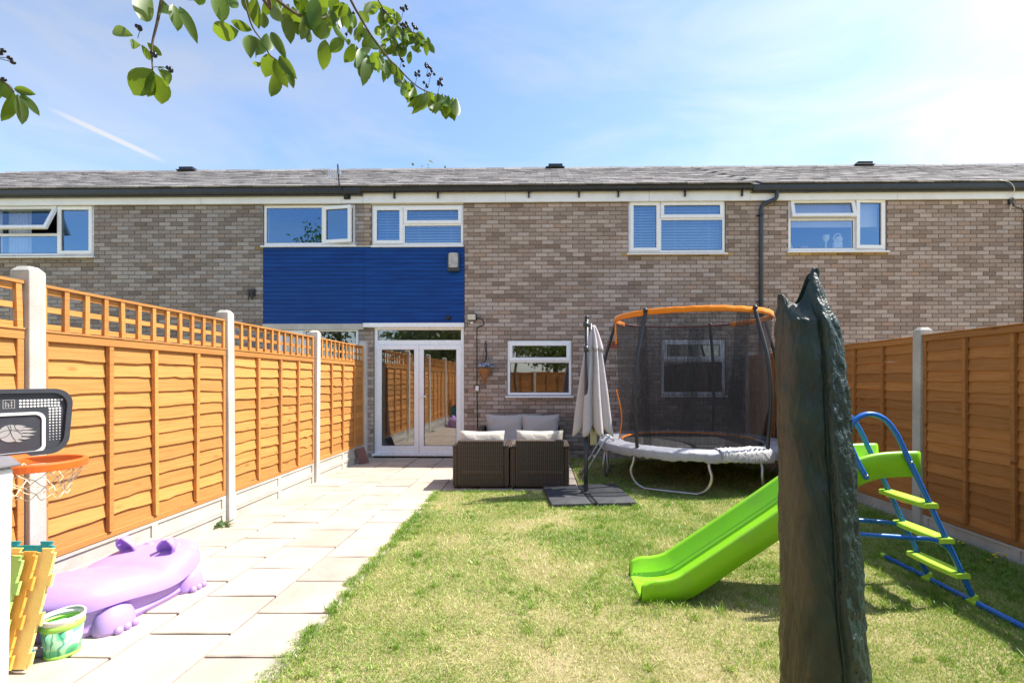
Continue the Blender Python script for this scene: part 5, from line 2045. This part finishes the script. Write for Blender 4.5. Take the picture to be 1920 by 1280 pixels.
m.tube(smooth_path([(.05, -.03, .0), (.16, -.012, -.02), (.205, -.010, -.07), (.20, -.010, -.13), (.12, -.010, -.165), (.085, -.010, -.20), (.083, -.010, -.4)], 5) + [Vector((.083, -.010, -1.2)), Vector((.10, -.010, zb_))], .009, 6)
m.build('cable', M['black'], fl, smooth=True)
m = MB(); m.box(.06, .115, -.032, -.0, -1.33, -1.24); m.build('junction_box', M['upvc'], fl, bevel=.005)

p = onwall(852, 493, -.022)
bl = thing('bulkhead_light', 'grey bulkhead wall light at the top corner of the blue cladding', 'wall light', p, RW)
m = MB(); m.box(-.115, .105, -.07, .0, -.17, .17); m.build('housing', M['pipe'], bl, bevel=.02, seg=3)
m = MB(); m.prism(rounded(.085, .135, .03, 5, cy=.025), .072, .10, XZ); m.build('diffuser', simple('weathered_diffuser', (.42, .41, .40), .4, var=.25, vs=14), bl, bevel=.012)
p = onwall(841, 596, -.022)
dc = thing('dome_camera', 'tiny black dome camera low on the blue cladding', 'camera', p, RW)
m = MB(); m.lathe([(.042, 0), (.042, .02), (.03, .045), (.01, .06)], 18, Matrix.Rotation(math.pi / 2, 4, 'X')); m.build('dome', M['black'], dc, smooth=True)
m = MB(); m.lathe([(.048, -.002), (.048, .012)], 18, Matrix.Rotation(math.pi / 2, 4, 'X')); m.build('ring', M['gutter'], dc)

p = onwall(911, 692, 0)
hb2 = thing('hanging_basket', 'cone-shaped coir hanging basket of blue and white flowers on the brick wall', 'hanging basket', p, RW)
m = MB(); m.lathe([(.008, -.27), (.05, -.15), (.10, -.06), (.128, .0), (.132, .012)], 24, Matrix.Translation((0, -.15, 0))); m.build('basket', M['coir'], hb2, smooth=True)
m = MB(); m.box(-.012, .022, -.010, .0, .17, .52)
m.tube(smooth_path([(.01, -.012, .50), (.01, -.08, .51), (.005, -.15, .47), (0, -.155, .43)], 5), .007, 6)
m.tube([(.01, -.012, .25), (.01, -.09, .50)], .006, 6)
m.build('bracket', M['slate'], hb2)
m = MB()
for a in (0, 2.1, 4.2):
    m.tube([(.125 * math.cos(a), -.15 + .125 * math.sin(a), .01), (0, -.155, .43)], .0025, 4)
m.build('chain', M['slate'], hb2)
m = MB(); m2 = MB()
rr = random.Random(9)
for k in range(90):
    a, r_ = rr.uniform(0, 6.28), .14 * math.sqrt(rr.random())
    z = .02 + rr.uniform(0, .06) + (.10 * rr.random() if r_ < .05 else 0)
    q = Vector((r_ * math.cos(a), -.15 + r_ * math.sin(a), z))
    d = Vector((math.cos(a), math.sin(a), rr.uniform(-.2, .8))).normalized() * rr.uniform(.025, .05)
    s_ = Vector((-math.sin(a), math.cos(a), 0)) * .013
    m._add([q, q + d * .5 + s_, q + d, q + d * .5 - s_], [(0, 1, 2, 3)])
for k in range(26):
    a, r_ = rr.uniform(0, 6.28), .14 * math.sqrt(rr.random())
    m2.ball((r_ * math.cos(a), -.15 + r_ * math.sin(a) - .01, .055 + rr.uniform(-.02, .04)), (.020, .020, .014), 6, 4)
m.build('foliage', M['leaf2'], hb2)['kind'] = 'stuff'
m2.build('flowers', M['petal'], hb2, smooth=True)['kind'] = 'stuff'

# television aerial on the left house's fascia
p = onwall(654, 373, -.07)
ae = thing('television_aerial', 'thin television aerial on a curved mast at the left gutter end', 'aerial', p, RW)
m = MB(); m.box(-.06, .06, -.012, .0, -.035, .035); m.box(-.02, .03, -.05, -.012, -.02, .06); m.build('bracket', M['slate'], ae)
m = MB(); m.tube(smooth_path([(-.0, -.04, .0), (-.07, -.12, .12), (-.10, -.13, .30), (-.115, -.13, .55)], 6), .014, 8); m.build('mast', M['slate'], ae, smooth=True)
m = MB()
m.tube([(-.11, -.13, .42), (-.36, .0, .42)], .008, 6)
for k in range(6):
    x_ = -.13 - k * .042
    y_ = -.12 + k * .022
    l_ = .13 - .012 * k
    m.tube([(x_ - .0, y_, .42 - l_), (x_, y_, .42 + l_)], .005, 5)
m.box(-.095, -.065, -.15, -.11, .36, .44)
m.build('yagi', M['steel'], ae)
p = onwall(1891, 379, -.012)
cbk = thing('cable_bracket', 'small cable bracket with loose wires high on the right house', 'cable bracket', p, RW)
m = MB(); m.box(-.03, .035, -.05, 0, -.05, .06); m.tube([(.02, -.04, -.02), (.04, -.06, -.10)], .008, 6); m.build('bracket', M['slate'], cbk)
m = MB(); m.tube(smooth_path([(-.02, -.05, .03), (-.06, -.16, .16), (-.18, -.2, .27), (-.36, -.2, .31)], 6), .006, 5); m.tube([(.0, -.04, -.05), (-.03, -.05, -.17)], .006, 5)
m.build('white_wire', M['print'], cbk)
m = MB(); m.tube(smooth_path([(.03, -.03, -.06), (.12, -.012, -.10), (.22, -.008, -.13), (.255, -.008, -.2)], 5) + [Vector((.26, -.008, -4.0))], .007, 5); m.build('black_cable', M['black'], cbk)

# ornaments on the right house's window sill
def ornament(label, u, v, cat, fn):
    s = fs(u)
    q = Vector((s * math.cos(FA), FY - s * math.sin(FA), W5[2] + .055)) + Vector((math.sin(FA), math.cos(FA), 0)) * .125
    o = fn()
    o.location = q
    tag(o, label, cat, 'ornaments on the upstairs sill')


def turned(prof, mat=None):
    return lambda: MB().lathe(prof, 14).build('ornament', mat or M['ceramic'], None, smooth=True)


ornament('tall white goblet ornament on the upstairs window sill', 1556, 450, 'ornament', turned([(.04, 0), (.035, .02), (.016, .04), (.014, .13), (.03, .15), (.055, .19), (.06, .25), (.055, .26)]))
def figure():
    m = MB(); m.box(-.08, .08, -.03, .03, 0, .13); m.lathe([(.05, .13), (.07, .17), (.06, .22), (.03, .24)], 12, Matrix.Translation((.02, 0, 0)))
    m.tube(smooth_path([(-.04, 0, .13), (-.07, 0, .2), (-.04, 0, .27), (.03, 0, .285), (.06, 0, .25)], 4), .014, 6)
    return m.build('ornament', M['ceramic'], None, smooth=False, bevel=.008)
ornament('large white jug ornament on the upstairs window sill', 1578, 450, 'ornament', figure)
ornament('small pink ornament low on the upstairs window sill', 1515, 460, 'ornament', lambda: MB().ball((-.04, 0, .03), (.035, .03, .035)).ball((.04, 0, .03), (.035, .03, .035)).ball((0, 0, .04), (.022, .022, .025)).build('ornament', M['pink'], None, smooth=True))
ornament('small white ornament in the corner of the upstairs window sill', 1487, 455, 'ornament', turned([(.05, 0), (.055, .04), (.03, .08), (.035, .10), (.01, .13)]))

# dull red tile leaning in the fence corner; weed at the fence foot
m = MB(); m.box(-.075, .075, -.022, .022, 0, .27)
tag(m.build('leaning_tile', M['red_tile'], None, (-2.93, 8.08, .034), (math.radians(-14), math.radians(-16), .5), bevel=.006), 'dull red clay tile leaning on the gravel board near the doors', 'tile')


def leaf_mesh(name, mat, w=.5, fold=.18, curl=.25, seed=0, n=7):
    r = random.Random(seed)
    vs, fc = [], []
    asym = r.uniform(-.06, .06)
    for i in range(n + 1):
        t = i / n
        ww = w / 2 * (math.sin(math.pi * t ** 1.12) ** .68)
        if t == 1: ww = 0
        z = -curl * t * t
        vs += [(t, -ww * (1 + asym), z + fold * ww), (t, 0, z), (t, ww * (1 - asym), z + fold * ww)]
    for i in range(n):
        o, p_ = i * 3, i * 3 + 3
        fc += [(o, p_, p_ + 1, o + 1), (o + 1, p_ + 1, p_ + 2, o + 2)]
    m = MB(); m._add(vs, fc)
    return m.mesh(name, mat, True)


wd = thing('weed', 'small green weed growing at the foot of the amber fence post', 'weed', at(418, 992, 4.63) * 1.0)
wd.location = (-3.035, 4.63, .03)
wl_ = leaf_mesh('leaf', M['leaf2'], .32, .2, .3, 3)
for k in range(11):
    a = k * .62
    place('leaf', wl_, wd, (.01 * math.cos(a), .01 * math.sin(a), .0), (0, -random.uniform(.3, .9), a - .6), (random.uniform(.07, .12),) * 3)

# yellow-flowered weeds in the grass along the brown fence
fm = MB(); fm.lathe([(.004, 0), (.012, .004), (.012, .007), (.003, .010)], 8)
fme = fm.mesh('flower_head', M['yellow_fl'])
for k, (u, v, lbl) in enumerate(((1838, 1017, 'yellow-flowered weed nearest the brown fence post'), (1858, 1050, 'yellow-flowered weed lowest in the shaded grass'), (1908, 1045, 'yellow-flowered weed at the right edge of the garden'))):
    Y = 1296 / (v + 12 - 712)
    X = (u - VPU) / FPX * Y
    t = thing('flowering_weed', lbl, 'weed', (min(X, 3.62), Y, 0), group='weeds along the brown fence')
    for j in range(3):
        a = random.uniform(0, 6.3)
        q = (.03 * math.cos(a), .03 * math.sin(a), random.uniform(.05, .09))
        m = MB(); m.tube([(0, 0, 0), q], .0018, 4)
        st = m.build('stem', M['leaf2'], t)
        place('flower_head', fme, st, q, (random.uniform(-.3, .3), random.uniform(-.3, .3), 0))
    for j in range(6):
        a = j * 1.05
        place('leaf', wl_, t, (0, 0, .005), (0, -random.uniform(.1, .5), a), (random.uniform(.04, .07),) * 3)

# ------------------------------------------------------------------ dogwood overhanging from behind the viewer
T0 = Vector((-1.25, -1.15, 0))
dg = thing('dogwood_tree', 'dogwood with large oval leaves and dark berries hanging over the garden', 'tree', T0)
LEAVES = [leaf_mesh('leaf', M['leaf'], w, f, c, k) for k, (w, f, c) in enumerate(((.50, .30, .22), (.46, .18, .34), (.54, .42, .15), (.48, .25, .10), (.42, .36, .40), (.52, .12, .28)))]
rl = random.Random(5)


def put_leaf(branch, base, tip, width, roll=None):
    d = tip - base
    L = d.length
    x = d.normalized()
    view = (base - EYE).normalized()
    nrm2 = -view - x * (-view).dot(x)
    if nrm2.length < .05:
        nrm2 = x.orthogonal()
    nrm2.normalize()
    q = Quaternion(x, rl.uniform(-.55, .55) if roll is None else roll)
    z = q @ nrm2
    if rl.random() < .45:
        z = -z
    y = z.cross(x)
    mt = Matrix((x, y, z)).transposed()
    o = place('leaf', LEAVES[rl.randrange(6)], branch)
    o.rotation_euler = mt.to_euler()
    o.location = base - T0
    o.scale = (L, max(width, L * .28) * 1.04 / .5, L)
    return o


def branch(pts, r0, r1, name='branch'):
    pth = smooth_path([p - T0 for p in pts], 5)
    n = len(pth)
    m = MB(); m.tube(pth, [r0 + (r1 - r0) * i / (n - 1) for i in range(n)], 7)
    return m.build(name, M['bark'], dg, smooth=True)


trk = smooth_path([(0, 0, -.1), (.04, .05, .8), (-.03, .1, 1.6), (.06, .12, 2.4), (.02, .2, 3.2)], 5)
m = MB(); m.tube(trk, [.085 - .05 * i / (len(trk) - 1) for i in range(len(trk))], 12)
m.build('trunk', M['bark'], dg, smooth=True)
tw = T0 + Vector((.05, .12, 2.5))
# twig with the large leaves at the left
bA = branch([tw, T0 + Vector((.35, 1.1, 2.75)), at(330, -120, 1.0), at(305, -10, 1.0), at(294, 45, 1.0), at(285, 85, 1.0), at(286, 132, 1.0)], .0055, .0013)
for (u0, v0, u1, v1, w_) in ((250, 68, 191, 45, 20), (264, 85, 230, 79, 17), (265, 84, 284, 115, 13), (276, 80, 302, 105, 15), (284, -8, 257, 38, 36), (305, 0, 320, 56, 26), (324, 8, 336, 52, 22), (336, 12, 364, 58, 11),
                             (286, 130, 243, 170, 42), (288, 133, 284, 182, 24), (291, 138, 307, 196, 30), (296, 130, 325, 162, 22), (300, 124, 303, 136, 9), (375, -18, 371, 9, 22)):
    put_leaf(bA, at(u0, v0, 1.0), at(u1, v1, 1.0 + rl.uniform(-.03, .03)), w_ / 900)
for (u0, v0, u1, v1) in ((258, 72, 262, 53), (283, 105, 290, 103), (288, 126, 320, 131)):
    m = MB(); a_, b_ = at(u0, v0, 1.0) - T0, at(u1, v1, 1.0) - T0
    m.tube([a_, (a_ + b_) / 2 + Vector((.002, 0, .003)), b_], .0008, 4); m.ball(b_, (.0052, .0052, .0066), 7, 5); m.ball(b_ + Vector((-.006, 0, .004)), .0042, 7, 5)
    m.build('berry_cluster', M['berry'], bA, smooth=True)
# middle branch
bB = branch([tw, T0 + Vector((.45, 1.1, 2.85)), at(440, -90, 1.05), at(500, -20, 1.1), at(535, 12, 1.15), at(570, 32, 1.2), at(605, 34, 1.25), at(628, 20, 1.3)], .0065, .0016)
bD = branch([at(445, -60, 1.06), at(462, 15, 1.08), at(474, 52, 1.1), at(492, 78, 1.1), at(505, 102, 1.1), at(518, 112, 1.1), at(526, 118, 1.1)], .0022, .0012)
for (u0, v0, u1, v1, w_) in ((448, 58, 393, 62, 30), (473, 57, 434, 43, 16), (408, -20, 416, 38, 30), (434, -15, 441, 27, 16), (455, -10, 467, 25, 14), (478, -8, 482, 53, 21), (492, 22, 498, 56, 18), (471, 66, 468, 101, 21), (477, 68, 491, 116, 15),
                             (500, 62, 501, 98, 19), (505, 100, 498, 143, 23), (514, 110, 530, 153, 21), (517, 128, 515, 186, 25), (524, 105, 546, 136, 20), (541, 130, 549, 162, 9), (489, 118, 472, 125, 10), (508, 60, 524, 88, 12), (428, 8, 420, -20, 18)):
    put_leaf(bD, at(u0, v0, 1.1), at(u1, v1, 1.1 + rl.uniform(-.04, .04)), w_ / 900 * 1.1)
for (u0, v0, u1, v1, w_) in ((519, 4, 519, 48, 23), (536, 24, 543, 65, 25), (555, 20, 557, 55, 17), (575, 35, 570, 65, 21), (590, -5, 585, 38, 29), (600, 30, 602, 79, 31), (610, 74, 606, 122, 28), (645, 72, 620, 93, 20), (624, 34, 646, 94, 15), (641, 4, 630, 36, 20),
                             (652, 8, 640, 32, 17), (571, -12, 560, 21, 31), (546, -12, 553, 16, 31), (620, -12, 632, 26, 22), (530, -14, 534, 12, 24), (602, -12, 612, 18, 26), (580, 55, 578, 83, 10), (618, 40, 622, 62, 14), (648, 75, 660, 84, 12), (560, 5, 574, 36, 22)):
    put_leaf(bB, at(u0, v0, 1.2), at(u1, v1, 1.2 + rl.uniform(-.05, .05)), w_ / 900 * 1.2)
for (u, v, n) in ((545, 18, 4), (562, 28, 4), (580, 34, 4), (598, 36, 4), (618, 28, 4), (636, 16, 3), (520, 2, 3)):
    for _ in range(n):
        b_ = at(u + rl.uniform(-9, 9), v + rl.uniform(-14, 6), 1.24 + rl.uniform(-.05, .08))
        L_, a_ = rl.uniform(28, 46), rl.gauss(0, .5)
        put_leaf(bB, b_, at((b_.x / b_.y) * FPX + VPU + L_ * math.sin(a_), (CAM_H - b_.z) / b_.y * FPX + VPV + L_ * math.cos(a_), b_.y), .45 * L_ / 900 * 1.24)
# long branch to the right, smaller sunlit leaves
bC = branch([tw, T0 + Vector((.7, 1.5, 3.15)), at(610, -110, 1.6), at(655, -5, 1.65), at(680, 40, 1.7), at(697, 68, 1.72), at(727, 108, 1.75), at(747, 128, 1.77), at(768, 150, 1.8), at(790, 167, 1.82), at(818, 178, 1.85), at(838, 186, 1.87), at(853, 202, 1.88)], .0055, .0012)


def sprays(br, nodes, Y, spread, lo, hi):
    for (u, v, n) in nodes:
        for _ in range(n):
            b = at(u + rl.uniform(-7, 7), v + rl.uniform(-5, 8), Y + rl.uniform(-.05, .05))
            L = rl.uniform(lo, hi)
            a = rl.gauss(0, spread)
            tip = at((b.x / b.y) * FPX + VPU + L * math.sin(a), (CAM_H - b.z) / b.y * FPX + VPV + L * math.cos(a), b.y + rl.uniform(-.04, .04))
            put_leaf(br, b, tip, rl.uniform(.36, .52) * L / 900 * Y)


sprays(bC, ((668, 20, 3), (680, 42, 4), (692, 62, 4), (712, 95, 3), (727, 112, 4), (745, 128, 4), (760, 150, 5), (775, 158, 5), (798, 168, 4), (815, 174, 5), (830, 180, 6), (842, 182, 5), (852, 186, 4)), 1.8, .42, 24, 40)
sprays(bC, ((664, 78, 4), (675, 94, 6), (688, 104, 6), (702, 98, 3), (655, 20, 4), (645, 8, 4)), 1.7, .35, 30, 42)
bE = branch([at(672, -40, 1.75), at(705, -5, 1.9), at(722, 22, 1.95), at(745, 42, 2.0), at(768, 58, 2.0), at(790, 66, 2.0)], .003, .0014)
sprays(bE, ((690, 4, 3), (702, 8, 5), (716, 14, 5), (728, 26, 6), (742, 20, 4), (748, 44, 6), (736, 66, 5), (758, 56, 6), (770, 66, 6), (784, 62, 5), (796, 72, 4), (750, 84, 5), (764, 88, 4), (728, 84, 3), (722, 46, 4)), 2.0, .6, 17, 30)
for (u, v, br) in ((804, 122, bC), (808, 139, bC), (783, 138, bC), (826, 152, bC), (799, 158, bC), (757, 17, bE), (758, 45, bE), (777, 50, bE), (652, 57, bC), (658, 28, bC), (720, 20, bE), (752, 118, bC)):
    m = MB()
    b = at(u, v, 1.84) - T0
    for k in range(rl.choice((3, 4, 6))):
        q = b + Vector((rl.uniform(-.012, .012), rl.uniform(-.01, .01), rl.uniform(-.012, .012)))
        m.ball(q, .0058, 7, 5)
        m.tube([b + Vector((-.010, 0, -.045)), b, q], .0009, 4)
    m.build('berry_cluster', M['berry'], br, smooth=True)
# leaves at the left edge
bF = branch([tw, T0 + Vector((-.1, 1.3, 2.7)), at(-140, 60, 1.0), at(-40, 130, 1.0), at(5, 152, 1.0), at(26, 172, 1.0)], .005, .0014)
for (u0, v0, u1, v1, w_) in ((26, 172, 17, 229, 22), (33, 176, 45, 231, 18), (38, 175, 70, 207, 14), (26, 166, 62, 175, 14), (2, 150, 11, 181, 24), (-6, 145, -20, 190, 28), (-25, 135, -60, 170, 28)):
    put_leaf(bF, at(u0, v0, 1.0), at(u1, v1, 1.0), w_ / 900)
m = MB()
for (u, v) in ((6, 95), (18, 109), (24, 117), (7, 149), (0, 100)):
    q = at(u, v, 1.0) - T0
    m.ball(q, (.0055, .005, .0042), 7, 5); m.tube([q, at(-12, 107 if v < 130 else 150, 1.0) - T0], .0008, 4)
m.build('berry_cluster', M['berry'], bF, smooth=True)


def crown(name, parent, c, r, n, mat, size, seed, clumps=26):
    """Foliage as many small leaves gathered in clumps, open between them."""
    r_ = np.random.default_rng(seed)
    cc = r_.normal(0, 1, (clumps, 3)); cc /= np.linalg.norm(cc, axis=1)[:, None]
    cc *= r_.uniform(.35, 1, (clumps, 1)) ** .6
    k = r_.integers(0, clumps, n)
    p = cc[k] * np.array(r) + r_.normal(0, .17, (n, 3)) * np.array(r)
    d = r_.normal(0, 1, (n, 3)); d[:, 2] -= .4; d /= np.linalg.norm(d, axis=1)[:, None]
    s = np.cross(d, r_.normal(0, 1, (n, 3))); s /= np.linalg.norm(s, axis=1)[:, None]
    L = size * r_.uniform(.7, 1.3, (n, 1))
    p += np.array(c)
    v = np.stack((p, p + d * L * .5 + s * L * .26, p + d * L, p + d * L * .5 - s * L * .26), 1).reshape(-1, 3)
    me = bpy.data.meshes.new(name)
    me.from_pydata(v.tolist(), [], (np.arange(n)[:, None] * 4 + np.arange(4)).tolist())
    me.materials.append(mat)
    o = place(name, me, parent)
    return o


o = crown('crown', dg, (-.25, -.5, 3.3), (1.1, .8, .85), 3500, M['leaf2'], .085, 3)
o['kind'] = 'stuff'
for k, (x_, y_, hh, rr_, lbl) in enumerate(((-5.9, 26.0, 12.1, 2.3, 'leafy tree whose tips show above the roof ridge'),
                                            (-14.2, -14.0, 11.9, 2.6, 'tall tree mirrored at the foot of the upstairs window beside the aerial'),
                                            (-7.2, -12.5, 5.6, 2.6, 'low broad tree mirrored in the patio doors'),
                                            (.2, -13.0, 6.2, 2.9, 'broad tree mirrored in the window above the sofa'))):
    t = thing('leafy_tree', lbl, 'tree', (x_, y_, 0), group='trees beyond the garden')
    tk = smooth_path([(0, 0, -.1), (.1, .0, hh * .3), (-.1, .1, hh * .6), (.0, .0, hh * .85)], 5)
    m = MB(); m.tube(tk, [.22 - .17 * i / (len(tk) - 1) for i in range(len(tk))], 10)
    for b_ in range(6):
        a = b_ * 1.05 + k
        z_ = hh * (.4 + .07 * b_)
        m.tube([(0, 0, z_), (rr_ * .3 * math.cos(a), rr_ * .3 * math.sin(a), z_ + .5), (rr_ * .7 * math.cos(a), rr_ * .7 * math.sin(a), z_ + 1.0)], [.07, .05, .02], 6)
    m.build('trunk', M['bark'], t, smooth=True)
    crown('crown', t, (0, 0, hh * .68), (rr_, rr_, hh * .31), 5000, M['leaf2'], .30, 40 + k, 40)['kind'] = 'stuff'

SC.cycles.max_bounces = 8
SC.cycles.diffuse_bounces = 4
SC.cycles.glossy_bounces = 3
SC.cycles.transparent_max_bounces = 12
SC.cycles.transmission_bounces = 2
SC.cycles.caustics_reflective = False
SC.cycles.caustics_refractive = False
